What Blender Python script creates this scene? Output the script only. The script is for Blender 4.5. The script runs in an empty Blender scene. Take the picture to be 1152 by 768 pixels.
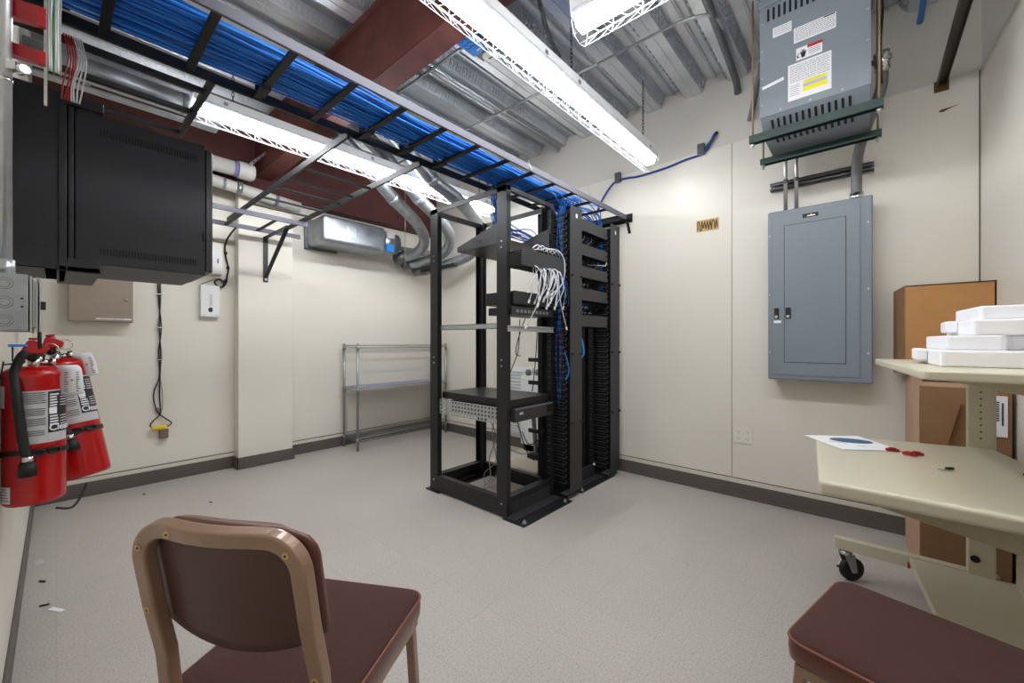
import bpy, bmesh, math, random
from mathutils import Vector, Matrix
random.seed(7)
PI = math.pi
sc = bpy.context.scene

# ------------------------------------------------------------------ camera, world, exposure
cam_d = bpy.data.cameras.new('camera'); cam = bpy.data.objects.new('camera', cam_d)
sc.collection.objects.link(cam); sc.camera = cam
cam_d.sensor_width = 36.0; cam_d.lens = 452.0 / 1152 * 36; cam_d.clip_start = 0.02
cam.location = (0, 0, 1.14); cam.rotation_euler = (PI/2, 0, math.radians(41.42))
w = bpy.data.worlds.new('world'); sc.world = w; w.use_nodes = True
w.node_tree.nodes['Background'].inputs[0].default_value = (.6, .65, .7, 1)
w.node_tree.nodes['Background'].inputs[1].default_value = 0.3
sc.view_settings.view_transform = 'Standard'; sc.view_settings.look = 'None'
sc.view_settings.gamma = 1; sc.view_settings.use_curve_mapping = False
sc.view_settings.exposure = 0.72
LAMP_STRENGTH = (20.0, 36.0, 30.0)   # the three strip lights

# ------------------------------------------------------------------ materials
def lin(c):
    return tuple(((x/255)/12.92 if x/255 <= .04045 else ((x/255+.055)/1.055)**2.4) for x in c) + (1,)
MATS = {}
def mat(name, rgb, rough=.5, metal=0., var=0., vscale=20, bump=0., bscale=60, spec=.5, emit=None, alpha=None, coat=0):
    m = bpy.data.materials.new(name); m.use_nodes = True; nt = m.node_tree; N = nt.nodes; L = nt.links
    b = N['Principled BSDF']; c = lin(rgb)
    b.inputs['Base Color'].default_value = c; b.inputs['Roughness'].default_value = rough
    b.inputs['Metallic'].default_value = metal; b.inputs['Specular IOR Level'].default_value = spec
    if coat: b.inputs['Coat Weight'].default_value = coat
    tc = N.new('ShaderNodeTexCoord')
    if var > 0:
        n = N.new('ShaderNodeTexNoise'); n.inputs['Scale'].default_value = vscale; n.inputs['Detail'].default_value = 4
        L.new(tc.outputs['Object'], n.inputs['Vector'])
        r = N.new('ShaderNodeMapRange'); r.inputs['From Min'].default_value = .3; r.inputs['From Max'].default_value = .7
        r.inputs['To Min'].default_value = 1-var; r.inputs['To Max'].default_value = 1+var
        L.new(n.outputs['Fac'], r.inputs['Value'])
        x = N.new('ShaderNodeVectorMath'); x.operation = 'SCALE'; x.inputs[0].default_value = c[:3]
        L.new(r.outputs['Result'], x.inputs['Scale']); L.new(x.outputs['Vector'], b.inputs['Base Color'])
    if bump > 0:
        n = N.new('ShaderNodeTexNoise'); n.inputs['Scale'].default_value = bscale; n.inputs['Detail'].default_value = 3
        L.new(tc.outputs['Object'], n.inputs['Vector'])
        bp = N.new('ShaderNodeBump'); bp.inputs['Strength'].default_value = bump; bp.inputs['Distance'].default_value = .01
        L.new(n.outputs['Fac'], bp.inputs['Height']); L.new(bp.outputs['Normal'], b.inputs['Normal'])
    if emit:
        b.inputs['Emission Color'].default_value = (emit[0], emit[1], emit[2], 1); b.inputs['Emission Strength'].default_value = emit[3]
    MATS[name] = m
    return m
mat('wall_cream', (226, 221, 210), .38, var=.015, vscale=1.5, spec=.4)
mat('wall_upper', (208, 203, 195), .6, var=.02, vscale=1.2)
mat('wall_groove', (92, 88, 78), .8)
mat('trim_white', (214, 208, 195), .5)
mat('base_gray', (92, 86, 82), .5, var=.05, vscale=5)
mat('galv', (160, 165, 170), .38, .85, var=.22, vscale=9)
mat('galv_dark', (110, 113, 116), .45, .8, var=.15, vscale=12)
mat('zinc', (185, 188, 190), .35, .85, var=.1, vscale=30)
mat('chrome', (215, 215, 215), .18, 1.)
mat('wire_grey', (150, 150, 150), .35, .8)
mat('black', (24, 24, 27), .42, var=.08, vscale=30)
mat('black_tray', (26, 26, 30), .5, spec=.35)
mat('black_rubber', (18, 18, 19), .6)
mat('black_dark', (8, 8, 9), .8)
mat('cab_black', (28, 28, 35), .5, bump=.05, bscale=400)
mat('cab_edge', (28, 28, 33), .45)
mat('mgr_black', (48, 48, 51), .5)
mat('rail_grey', (150, 152, 154), .4, .6)
mat('rail_pale', (172, 173, 172), .45, .2)
mat('rail_light', (84, 83, 94), .5, .1)
mat('blue_cable', (30, 124, 216), .4)
mat('blue_cable_b', (24, 104, 202), .4)
mat('blue_dark', (24, 62, 140), .5)
mat('white_cable', (205, 206, 212), .45)
mat('grey_cable', (150, 148, 140), .5)
mat('panel_grey', (122, 132, 142), .42, var=.02, vscale=3)
mat('trans_grey', (128, 136, 144), .42, var=.03, vscale=3)
mat('strut_green', (10, 44, 38), .45)
mat('pvc_grey', (112, 110, 114), .5)
mat('pvc_white', (205, 203, 198), .4)
mat('purple', (140, 130, 190), .4)
mat('rust', (104, 54, 45), .75, var=.28, vscale=7, bump=.15, bscale=40)
mat('rust_dark', (82, 40, 38), .75, var=.18, vscale=6, bump=.1, bscale=40)
mat('white_paint', (230, 232, 235), .4)
mat('guard_white', (190, 193, 196), .4)
for k_ in range(3): mat('lamp_glow_%d' % k_, (255, 255, 255), .4, emit=(.95, .975, 1., LAMP_STRENGTH[k_]))
mat('red_ext', (176, 6, 12), .25, coat=.3)
mat('red_plastic', (160, 18, 28), .4)
mat('label_silver', (190, 190, 192), .4)
mat('label_white', (232, 232, 236), .5)
mat('ink', (30, 30, 34), .6)
mat('ink_grey', (110, 110, 116), .6)
mat('yellow', (235, 225, 20), .5)
mat('yellow_dull', (225, 200, 30), .5)
mat('red_ink', (205, 40, 50), .5)
mat('taupe', (152, 136, 122), .45)
mat('brown_box', (120, 98, 84), .5)
mat('box_white', (226, 226, 226), .4)
mat('frame_tan', (146, 116, 94), .35, .1, coat=.3)
mat('fabric_brown', (72, 42, 37), .95, var=.1, vscale=300, bump=.4, bscale=350)
mat('vinyl_brown', (76, 44, 36), .45, coat=.05)
mat('vinyl_edge', (96, 52, 38), .35, coat=.2)
mat('welt', (120, 66, 48), .35)
mat('cart_beige', (205, 198, 176), .36, var=.01, vscale=3)
mat('cart_edge', (176, 168, 142), .45)
mat('cardboard', (182, 132, 82), .85, var=.05, vscale=8)
mat('cardboard_b', (142, 106, 74), .85, var=.06, vscale=8)
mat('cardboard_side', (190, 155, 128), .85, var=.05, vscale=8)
mat('tape', (150, 110, 75), .25)
mat('foam', (238, 238, 242), .8)
mat('paper', (238, 238, 240), .6)
mat('print_blue', (70, 100, 130), .5, var=.4, vscale=60)
mat('blue_tape', (40, 130, 215), .5)
mat('tan_label', (205, 170, 110), .6)
mat('brown_ink', (90, 62, 30), .7)
mat('wood_dark', (62, 54, 48), .6)
mat('green_wire', (50, 150, 70), .5)
mat('ivory', (228, 226, 215), .4)
mat('mat_blue', (135, 142, 165), .5)
mat('beige_plastic', (196, 186, 168), .5)
mat('copper', (140, 124, 96), .5, .3)

def floor_mat():
    m = bpy.data.materials.new('vinyl_tile'); m.use_nodes = True; nt = m.node_tree; N = nt.nodes; L = nt.links
    b = N['Principled BSDF']; b.inputs['Roughness'].default_value = .42; b.inputs['Specular IOR Level'].default_value = .35
    tc = N.new('ShaderNodeTexCoord')
    n = N.new('ShaderNodeTexNoise'); n.inputs['Scale'].default_value = 150; n.inputs['Detail'].default_value = 4
    L.new(tc.outputs['Object'], n.inputs['Vector'])
    r = N.new('ShaderNodeValToRGB'); e = r.color_ramp.elements
    e[0].position = .32; e[0].color = lin((158, 150, 143)); e[1].position = .46; e[1].color = lin((177, 170, 164))
    x = e.new(.72); x.color = lin((190, 184, 179))
    L.new(n.outputs['Fac'], r.inputs['Fac'])
    n2 = N.new('ShaderNodeTexNoise'); n2.inputs['Scale'].default_value = 1.6; n2.inputs['Detail'].default_value = 5
    L.new(tc.outputs['Object'], n2.inputs['Vector'])
    mr = N.new('ShaderNodeMapRange'); mr.inputs['To Min'].default_value = .9; mr.inputs['To Max'].default_value = 1.08
    L.new(n2.outputs['Fac'], mr.inputs['Value'])
    br = N.new('ShaderNodeTexBrick'); br.inputs['Scale'].default_value = 1; br.offset = 0
    br.inputs['Brick Width'].default_value = .305; br.inputs['Row Height'].default_value = .305
    br.inputs['Mortar Size'].default_value = .0012; br.inputs['Color1'].default_value = (1, 1, 1, 1); br.inputs['Color2'].default_value = (.975, .975, .975, 1)
    br.inputs['Mortar'].default_value = (.86, .86, .86, 1)
    L.new(tc.outputs['Object'], br.inputs['Vector'])
    v = N.new('ShaderNodeVectorMath'); v.operation = 'SCALE'
    L.new(r.outputs['Color'], v.inputs[0]); L.new(mr.outputs['Result'], v.inputs['Scale'])
    v2 = N.new('ShaderNodeVectorMath'); v2.operation = 'MULTIPLY'
    L.new(v.outputs['Vector'], v2.inputs[0]); L.new(br.outputs['Color'], v2.inputs[1])
    L.new(v2.outputs['Vector'], b.inputs['Base Color'])
    MATS['floor'] = m
floor_mat()
def deck_mat():
    m = bpy.data.materials.new('deck_galvanised'); m.use_nodes = True; nt = m.node_tree; N = nt.nodes; L = nt.links
    b = N['Principled BSDF']; b.inputs['Roughness'].default_value = .33; b.inputs['Metallic'].default_value = .75
    tc = N.new('ShaderNodeTexCoord')
    vo = N.new('ShaderNodeTexVoronoi'); vo.inputs['Scale'].default_value = 80
    L.new(tc.outputs['Object'], vo.inputs['Vector'])
    sep = N.new('ShaderNodeSeparateColor'); L.new(vo.outputs['Color'], sep.inputs[0])
    n2 = N.new('ShaderNodeTexNoise'); n2.inputs['Scale'].default_value = 3; n2.inputs['Detail'].default_value = 4
    L.new(tc.outputs['Object'], n2.inputs['Vector'])
    ad = N.new('ShaderNodeMath'); ad.operation = 'ADD'; L.new(n2.outputs['Fac'], ad.inputs[0])
    mu = N.new('ShaderNodeMath'); mu.operation = 'MULTIPLY'; mu.inputs[1].default_value = .15
    L.new(sep.outputs[0], mu.inputs[0]); L.new(mu.outputs[0], ad.inputs[1])
    r = N.new('ShaderNodeValToRGB'); e = r.color_ramp.elements
    e[0].position = .3; e[0].color = lin((188, 191, 196)); e[1].position = .95; e[1].color = lin((226, 229, 234))
    L.new(ad.outputs[0], r.inputs['Fac']); L.new(r.outputs['Color'], b.inputs['Base Color'])
    # embossed web pattern
    br = N.new('ShaderNodeTexBrick'); mp = N.new('ShaderNodeMapping'); mp.inputs['Rotation'].default_value = (0, PI/2, PI/2)
    sx = N.new('ShaderNodeSeparateXYZ'); cx = N.new('ShaderNodeCombineXYZ')
    L.new(tc.outputs['Object'], sx.inputs[0]); L.new(sx.outputs[1], cx.inputs[0]); L.new(sx.outputs[2], cx.inputs[1])
    L.new(cx.outputs[0], br.inputs['Vector']); br.inputs['Scale'].default_value = 1
    br.inputs['Brick Width'].default_value = .055; br.inputs['Row Height'].default_value = .036; br.inputs['Mortar Size'].default_value = .003
    br.offset = .5
    bp = N.new('ShaderNodeBump'); bp.inputs['Strength'].default_value = 1.; bp.inputs['Distance'].default_value = .012
    MATS['deck'] = m
deck_mat()

# ------------------------------------------------------------------ helpers
ORG = {}
class MB:
    def __init__(s): s.v = []; s.f = []; s.sm = []; s.mi = []; s.cur = 0
    def add(s, vs, fs, smooth=False):
        o = len(s.v); s.v += [tuple(x) for x in vs]
        for f in fs: s.f.append([i+o for i in f]); s.sm.append(smooth); s.mi.append(s.cur)
        return s
    def box(s, x0, x1, y0, y1, z0, z1):
        x0, x1 = min(x0, x1), max(x0, x1); y0, y1 = min(y0, y1), max(y0, y1); z0, z1 = min(z0, z1), max(z0, z1)
        return s.add([(x0,y0,z0),(x1,y0,z0),(x1,y1,z0),(x0,y1,z0),(x0,y0,z1),(x1,y0,z1),(x1,y1,z1),(x0,y1,z1)],
                     [(0,3,2,1),(4,5,6,7),(0,1,5,4),(1,2,6,5),(2,3,7,6),(3,0,4,7)])
    def obox(s, c, size, M):
        hx, hy, hz = [q/2 for q in size]; c = Vector(c)
        P = [(-hx,-hy,-hz),(hx,-hy,-hz),(hx,hy,-hz),(-hx,hy,-hz),(-hx,-hy,hz),(hx,-hy,hz),(hx,hy,hz),(-hx,hy,hz)]
        return s.add([tuple(c + M @ Vector(p)) for p in P], [(0,3,2,1),(4,5,6,7),(0,1,5,4),(1,2,6,5),(2,3,7,6),(3,0,4,7)])
    def bar(s, a, b, w_, h_, up=(0,0,1)):
        a = Vector(a); b = Vector(b); t = (b-a); l = t.length; t.normalize(); up = Vector(up)
        x = t.cross(up)
        if x.length < 1e-4: x = t.cross(Vector((1,0,0)))
        x.normalize(); y = x.cross(t)
        M = Matrix((x, t, y)).transposed()
        return s.obox((a+b)/2, (w_, l, h_), M)
    def prism(s, poly, z0, z1, axis='z'):
        n = len(poly)
        def m(p, z):
            return (p[0],p[1],z) if axis == 'z' else ((p[0],z,p[1]) if axis == 'y' else (z,p[0],p[1]))
        V = [m(p,z0) for p in poly] + [m(p,z1) for p in poly]
        F = [list(range(n))[::-1], list(range(n,2*n))] + [(i,(i+1)%n,(i+1)%n+n,i+n) for i in range(n)]
        return s.add(V, F)
    def cyl(s, a, b, r, r2=None, n=16, caps=True):
        a = Vector(a); b = Vector(b); r2 = r if r2 is None else r2
        t = (b-a).normalized(); x = t.orthogonal().normalized(); y = t.cross(x)
        V = [tuple(a + (x*math.cos(2*PI*i/n) + y*math.sin(2*PI*i/n))*r) for i in range(n)] + \
            [tuple(b + (x*math.cos(2*PI*i/n) + y*math.sin(2*PI*i/n))*r2) for i in range(n)]
        s.add(V, [(i,(i+1)%n,(i+1)%n+n,i+n) for i in range(n)], True)
        if caps: s.add(V, [list(range(n))[::-1], list(range(n,2*n))])
        return s
    def tube(s, pts, r, n=8, closed=False, caps=True):
        P = [Vector(p) for p in pts]; m = len(P)
        T = []
        for i in range(m):
            if closed: t = P[(i+1)%m]-P[i-1]
            else: t = P[min(i+1,m-1)]-P[max(i-1,0)]
            T.append(t.normalized())
        x = T[0].orthogonal().normalized(); V = []
        for i in range(m):
            x = (x - T[i]*x.dot(T[i]))
            if x.length < 1e-5: x = T[i].orthogonal()
            x.normalize(); y = T[i].cross(x)
            rr = r[i] if isinstance(r, (list, tuple)) else r
            V += [tuple(P[i] + (x*math.cos(2*PI*k/n)+y*math.sin(2*PI*k/n))*rr) for k in range(n)]
        F = []
        for i in range(m if closed else m-1):
            j = (i+1) % m
            F += [(i*n+k, i*n+(k+1)%n, j*n+(k+1)%n, j*n+k) for k in range(n)]
        s.add(V, F, True)
        if caps and not closed: s.add(V, [list(range(n))[::-1], list(range((m-1)*n, m*n))])
        return s
    def sweep(s, pts, w_, h_, nrm, closed=False):
        """rectangular bar swept along a path; w_ in the plane, h_ along nrm"""
        P = [Vector(p) for p in pts]; nrm = Vector(nrm).normalized(); m = len(P); V = []
        for i in range(m):
            t = (P[(i+1)%m]-P[i-1]) if closed else (P[min(i+1,m-1)]-P[max(i-1,0)])
            t = (t - nrm*t.dot(nrm)).normalized(); x = t.cross(nrm)
            for a, b in ((-1,-1),(1,-1),(1,1),(-1,1)): V.append(tuple(P[i] + x*a*w_/2 + nrm*b*h_/2))
        F = []
        for i in range(m if closed else m-1):
            j = (i+1) % m
            F += [(i*4+k, i*4+(k+1)%4, j*4+(k+1)%4, j*4+k) for k in range(4)]
        if not closed: F += [(3,2,1,0), tuple((m-1)*4+k for k in range(4))]
        return s.add(V, F)
    def lathe(s, prof, c, n=24, ax=(0,0,1)):
        c = Vector(c); ax = Vector(ax).normalized(); x = ax.orthogonal().normalized(); y = ax.cross(x); m = len(prof); V = []
        for r, z in prof:
            V += [tuple(c + ax*z + (x*math.cos(2*PI*k/n)+y*math.sin(2*PI*k/n))*r) for k in range(n)]
        F = []
        for i in range(m-1): F += [(i*n+k, i*n+(k+1)%n, (i+1)*n+(k+1)%n, (i+1)*n+k) for k in range(n)]
        s.add(V, F, True)
        s.add(V, [list(range(n))[::-1], list(range((m-1)*n, m*n))])
        return s
    def build(s, name, m, parent=None, bevel=0, seg=2, sub=0, local=False, label=None):
        me = bpy.data.meshes.new(name)
        off = Vector((0,0,0))
        if parent is not None and not local: off = ORG.get(parent.name, Vector((0,0,0)))
        me.from_pydata([tuple(Vector(v)-off) for v in s.v], [], s.f)
        ms = m if isinstance(m, (list, tuple)) else [m]
        for q in ms: me.materials.append(MATS[q])
        me.polygons.foreach_set('use_smooth', s.sm); me.polygons.foreach_set('material_index', s.mi)
        bm = bmesh.new(); bm.from_mesh(me)
        bmesh.ops.remove_doubles(bm, verts=bm.verts, dist=1e-6)
        bmesh.ops.recalc_face_normals(bm, faces=bm.faces); bm.to_mesh(me); bm.free(); me.update()
        o = bpy.data.objects.new(name, me); sc.collection.objects.link(o)
        if parent is not None: o.parent = parent; ORG[o.name] = off
        if bevel:
            b = o.modifiers.new('bevel', 'BEVEL'); b.width = bevel; b.segments = seg; b.limit_method = 'ANGLE'; b.angle_limit = math.radians(40)
        if sub:
            b = o.modifiers.new('sub', 'SUBSURF'); b.levels = sub; b.render_levels = sub
        if label: o['label'] = label
        return o
def tag(o, label, cat, group=None, kind=None):
    o['label'] = label; o['category'] = cat
    if group: o['group'] = group
    if kind: o['kind'] = kind
    return o
def thing(name, label, cat, loc=(0,0,0), group=None, rotz=0):
    o = bpy.data.objects.new(name, None); sc.collection.objects.link(o)
    o.empty_display_size = .05
    o.location = loc; o.rotation_euler = (0,0,rotz); ORG[o.name] = Vector(loc)
    return tag(o, label, cat, group)
def struct(o):
    o['kind'] = 'structure'; return o
def smooth_path(pts, n=8):
    P = [Vector(p) for p in pts]; out = []
    for i in range(len(P)-1):
        p0 = P[max(i-1,0)]; p1 = P[i]; p2 = P[i+1]; p3 = P[min(i+2,len(P)-1)]
        for k in range(n):
            t = k/n
            out.append(.5*((2*p1)+(-p0+p2)*t+(2*p0-5*p1+4*p2-p3)*t*t+(-p0+3*p1-3*p2+p3)*t*t*t))
    out.append(P[-1]); return out
def text_mb(txt, size, origin, xdir, ydir, depth=.0006, mapf=None, bold=0.0):
    cu = bpy.data.curves.new('t', 'FONT'); cu.body = txt; cu.size = size; cu.extrude = depth/2; cu.offset = bold
    to = bpy.data.objects.new('t', cu); sc.collection.objects.link(to)
    dg = bpy.context.evaluated_depsgraph_get(); me = to.evaluated_get(dg).to_mesh()
    mb = MB(); O = Vector(origin); X = Vector(xdir).normalized(); Y = Vector(ydir).normalized(); Z = X.cross(Y)
    vs = [tuple(O + X*v.co.x + Y*v.co.y + Z*v.co.z) if mapf is None else mapf(v.co) for v in me.vertices]
    mb.add(vs, [list(p.vertices) for p in me.polygons])
    to.evaluated_get(dg).to_mesh_clear(); bpy.data.objects.remove(to); bpy.data.curves.remove(cu)
    return mb

# ================================================================== STRUCTURE
YB, XA, YN = 3.31, -4.31, -0.11
def xr(y): return .467 + .0536*(YB-y)
struct(MB().prism([(XA-.1,YN-.1),(xr(YN)+.1,YN-.1),(xr(YB)+.1,YB+.1),(XA-.1,YB+.1)], -.05, 0).build('floor', 'floor'))
# ceiling: trapezoidal steel deck, ribs along Y
pr = []; x = -1.39 - .315*11
while x < 1.1:
    pr += [(x,3.066),(x+.117,3.066),(x+.15,3.147),(x+.27,3.147)]; x += .315
mb = MB()
V = []; 
for px, pz in pr: V += [(px,YN-.12,pz),(px,YB+.12,pz)]
mb.add(V, [(2*i,2*i+2,2*i+3,2*i+1) for i in range(len(pr)-1)])
nV = len(pr)
# small stiffening grooves in the flats and side laps
for i in range(0, nV, 4):
    xa = pr[i][0]
    mb.box(xa+.055, xa+.062, YN, YB, 3.062, 3.0665)
    mb.box(xa+.20, xa+.212, YN, YB, 3.141, 3.1475)
    mb.box(xa+.225, xa+.229, YN, YB, 3.128, 3.1475)
for i in range(0, nV-1):
    (xa, za), (xb, zb) = pr[i], pr[i+1]
    if abs(za-zb) < .02 or xb > .8: continue
    nx_, nz_ = (zb-za), -(xb-xa); l_ = math.hypot(nx_, nz_); nx_, nz_ = nx_/l_, nz_/l_
    if nz_ > 0: nx_, nz_ = -nx_, -nz_
    y = YN+.02
    while y < YB-.05:
        for (u0, u1, v0, v1) in ((.18,.26,0,.038),(.74,.82,0,.038),(.18,.82,0,.005),(.18,.82,.033,.038),(.42,.58,.012,.026)):
            q = []
            for uu, vv in ((u0,v0),(u1,v0),(u1,v1),(u0,v1)):
                q.append((xa+(xb-xa)*uu, y+vv, za+(zb-za)*uu))
            mb.add(q+[(p[0]+nx_*.008, p[1], p[2]+nz_*.008) for p in q], [(0,1,2,3),(7,6,5,4),(0,4,5,1),(1,5,6,2),(2,6,7,3),(3,7,4,0)])
        y += .062
o = mb.build('ceiling', 'deck'); struct(o)

def wall_panels(axis_poly, name, m='wall_cream'):
    mb = MB()
    for a in axis_poly: mb.box(*a)
    return struct(mb.build(name, m))
T = .012
# back wall: backing + lower boards with open joints, upper field
struct(MB().box(XA-.1, xr(YB)+.1, YB, YB+.1, -.05, 3.3).build('wall_back', 'wall_upper'))
mb = MB()
for a, b in ((XA,-3.186),(-3.182,-1.968),(-1.964,-.749),(-.745,.4665)):
    mb.box(a, b, YB-.006, YB, .142, 2.606)
struct(mb.build('wall_back_boards', 'wall_cream'))
struct(MB().box(-.749, -.745, YB-.0035, YB, .14, 2.606).build('trim_1', 'wall_groove'))
mb = MB()
mb.box(-1.9,-.80,YB-.003,YB,2.62,3.04); mb.box(-.795,.4,YB-.003,YB,2.615,3.04)
struct(MB().box(XA, xr(YB), YB-.010, YB, .104, .134).build('trim_2', 'trim_white', bevel=.003))
struct(MB().box(XA, xr(YB), YB-.004, YB, .134, .142).build('trim_3', 'wall_groove'))
struct(MB().box(XA, xr(YB), YB-.012, YB, 0, .104).build('baseboard_back', 'base_gray', bevel=.003))
struct(MB().box(XA, xr(YB), YB-.018, YB-.012, 0, .016).build('trim_4', 'base_gray', bevel=.004))
# left (far) wall with pilaster
struct(MB().box(XA-.1, XA, YN-.1, YB+.1, -.05, 3.3).build('wall_left', 'wall_cream'))
struct(MB().box(XA, XA+.010, YN, 1.07, .104, .134).box(XA, XA+.010, 1.52, YB, .104, .134).build('trim_5', 'trim_white', bevel=.003))
struct(MB().box(XA, XA+.003, YN, 1.07, .134, .142).box(XA, XA+.003, 1.52, YB, .134, .142).build('trim_6', 'wall_groove'))
mb = MB(); mb.box(XA, XA+.012, YN, 1.058, 0, .104); mb.box(XA, XA+.012, 1.532, YB, 0, .104)
mb.box(XA, XA+.132, 1.058, 1.07, 0, .104); mb.box(XA, XA+.132, 1.52, 1.532, 0, .104); mb.box(XA+.12, XA+.132, 1.058, 1.532, 0, .104)
struct(mb.build('baseboard_left', 'base_gray', bevel=.002))
struct(MB().box(XA, XA+.12, 1.07, 1.52, 0, 2.52).build('pillar_left', 'wall_cream', bevel=.004))
struct(MB().box(XA, XA+.018, YN, 1.07, 2.02, 2.05).build('trim_7', 'trim_white', bevel=.003))
# near wall (beside and behind the camera)
struct(MB().box(XA-.1, xr(YN)+.2, YN-.1, YN, -.05, 3.3).build('wall_near', 'wall_cream'))
struct(MB().box(XA, xr(YN), YN, YN+.010, 0, .104).build('baseboard_near', 'base_gray', bevel=.003))
# right wall (leans three degrees off square)
struct(MB().prism([(xr(YN-.1),YN-.1),(xr(YN-.1)+.1,YN-.1),(xr(YB+.1)+.1,YB+.1),(xr(YB+.1),YB+.1)], -.05, 3.3).build('wall_right', 'wall_upper'))
struct(MB().prism([(xr(YN)-.006,YN),(xr(YN),YN),(xr(YB),YB-.004),(xr(YB)-.006,YB-.004)], .142, 2.606).build('wall_right_boards', 'wall_cream'))
struct(MB().prism([(xr(YN)-.012,YN),(xr(YN),YN),(xr(YB),YB-.012),(xr(YB)-.012,YB-.012)], 0, .104).build('baseboard_right', 'base_gray', bevel=.002))
struct(MB().box(xr(YB)-.010, xr(YB)-.0062, YB-.012, YB-.006, .142, 2.606).build('trim_8', 'wall_groove'))
# steel beams
mb = MB(); mb.box(XA, .62, 1.215, 1.227, 2.655, 3.066); mb.box(XA, .62, 1.215, 1.35, 2.655, 2.668)
mb.box(XA, .62, 1.215, 1.30, 3.054, 3.066); mb.box(XA,.62,1.19,1.215,3.05,3.066)
o = mb.build('steel_beam', ['rust'], bevel=.003); struct(o)
mb = MB(); mb.box(XA, -4.17, YN, YB, 2.50, 2.515); mb.box(-4.255,-4.243, YN, YB, 2.515, 3.05); mb.box(XA,-4.17,YN,YB,3.05,3.066)
struct(mb.build('edge_beam', ['rust_dark'], bevel=.002))

# ================================================================== STRIP LIGHTS
GW = .064
def chain_mb(x, y, z0, z1):
    mb = MB(); z = z0; k = 0; st = .024
    while z < z1:
        pts = []
        for i in range(10):
            a = 2*PI*i/10; u = math.cos(a)*.007; v = math.sin(a)*.017
            pts.append((x+(u if k%2 else 0), y+(0 if k%2 else u), z+v))
        mb.tube(pts, .0018, 4, closed=True); z += st; k += 1
    return mb
def strip_light(name, label, c, ang, length, zl, nsec, chains, glow):
    # local: light runs along +x from 0; zl = bottom of the lens
    root = thing(name, label, 'ceiling light', (c[0], c[1], zl), group=None, rotz=ang)
    mb = MB(); mb.prism([(-.055,.075),(-.065,.135),(.065,.135),(.055,.075)], 0, length, axis='x')
    mb.build('housing', 'white_paint', root, local=True, bevel=.004)
    for k in range(nsec):
        for a in (length*k/nsec+.14, length*(k+1)/nsec-.16):
            for s_ in (-1, 1): MB().box(a, a+.022, s_*.0595, s_*.0625, .098, .118).build('knockout', 'rail_grey', root, local=True)
    for k in range(nsec):
        a = length*k/nsec+.012; b = length*(k+1)/nsec-.012
        MB().prism([(-.040,.078),(-.040,.055),(-.027,.034),(.027,.034),(.040,.055),(.040,.078)], a, b, axis='x').build('lens', glow, root, local=True)
        mb = MB(); sec = [(-.060,.09),(-GW,.04),(-.046,-.006),(0,-.020),(.046,-.006),(GW,.04),(.060,.09)]
        for y, z in sec: mb.tube([(a,y,z),(b,y,z)], .0013, 5)
        nh = int((b-a)/.062); 
        for i in range(nh+1):
            x0 = a+(b-a)*i/nh
            if i % 2 == 0 or i == nh: mb.tube([(x0,y,z) for y, z in sec], .0013, 4)
            if i < nh:
                x1 = a+(b-a)*(i+1)/nh
                q = [(x0, sec[0][0], sec[0][1]), (x1, sec[1][0], sec[1][1]), (x0, sec[2][0], sec[2][1])]
                mb.tube(q, .0011, 4)
                q = [(x0, sec[6][0], sec[6][1]), (x1, sec[5][0], sec[5][1]), (x0, sec[4][0], sec[4][1])]
                mb.tube(q, .0011, 4)
        mb.build('wire_guard', 'guard_white', root, local=True)
    for cx in chains:
        chain_mb(cx, 0, .14, 3.06-zl).build('chain', 'black_rubber', root, local=True)
    return root
L1 = strip_light('strip_light', 'long glowing strip light right of the blue cables, ending near the back wall', (-1.235, 3.0), -PI/2, 2.52, 2.45, 2, (.14, 1.10, 2.3), 'lamp_glow_0')
L2 = strip_light('strip_light', 'long glowing strip light seen behind the blue cable tray', (-2.93, 3.02), -PI/2, 2.50, 2.45, 2, (.2, 2.3), 'lamp_glow_1')
L3 = strip_light('strip_light', 'short strip light crossing the top edge of the picture, only its left end in view', (-.945, 1.50), 0, 1.25, 2.45, 1, (.1, 1.15), 'lamp_glow_2')

# ================================================================== CABLE LADDERS
def rail_y(mb, x, y0, y1, z0, z1, w_=.010): mb.box(x-w_/2, x+w_/2, y0, y1, z0, z1)
root = thing('cable_ladder', 'black ladder cable tray carrying the blue cables over the rack to the back wall', 'cable tray', (-1.77, 1.6, 2.19))
mb = MB(); rail_y(mb, -1.565, -.10, 3.27, 2.195, 2.235, .012); mb.build('side_rail', 'rail_light', root, bevel=.002)
mb = MB(); rail_y(mb, -2.0, -.10, 3.27, 2.195, 2.235, .012); mb.build('side_rail', 'black_tray', root, bevel=.002)
y = .108
while y < 3.2:
    MB().box(-2.0, -1.565, y-.014, y+.014, 2.199, 2.212).build('rung', 'black_tray', root, bevel=.002); y += .2355
mb = MB(); mb.box(-2.02,-1.52,3.25,3.302,2.195,2.20); mb.box(-2.02,-1.52,3.295,3.302,2.175,2.25); mb.bar((-1.56,3.27,2.2),(-1.545,3.30,2.08),.03,.006)
mb.build('wall_angle', 'black_tray', root)
MB().bar((-1.57,1.93,2.24),(-1.56,1.95,2.20),.02,.006).cyl((-1.565,1.93,2.19),(-1.565,1.93,2.26),.004,n=6).cyl((-1.565,2.66,2.19),(-1.565,2.66,2.25),.004,n=6).build('j_bolt', 'zinc', root)

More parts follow.
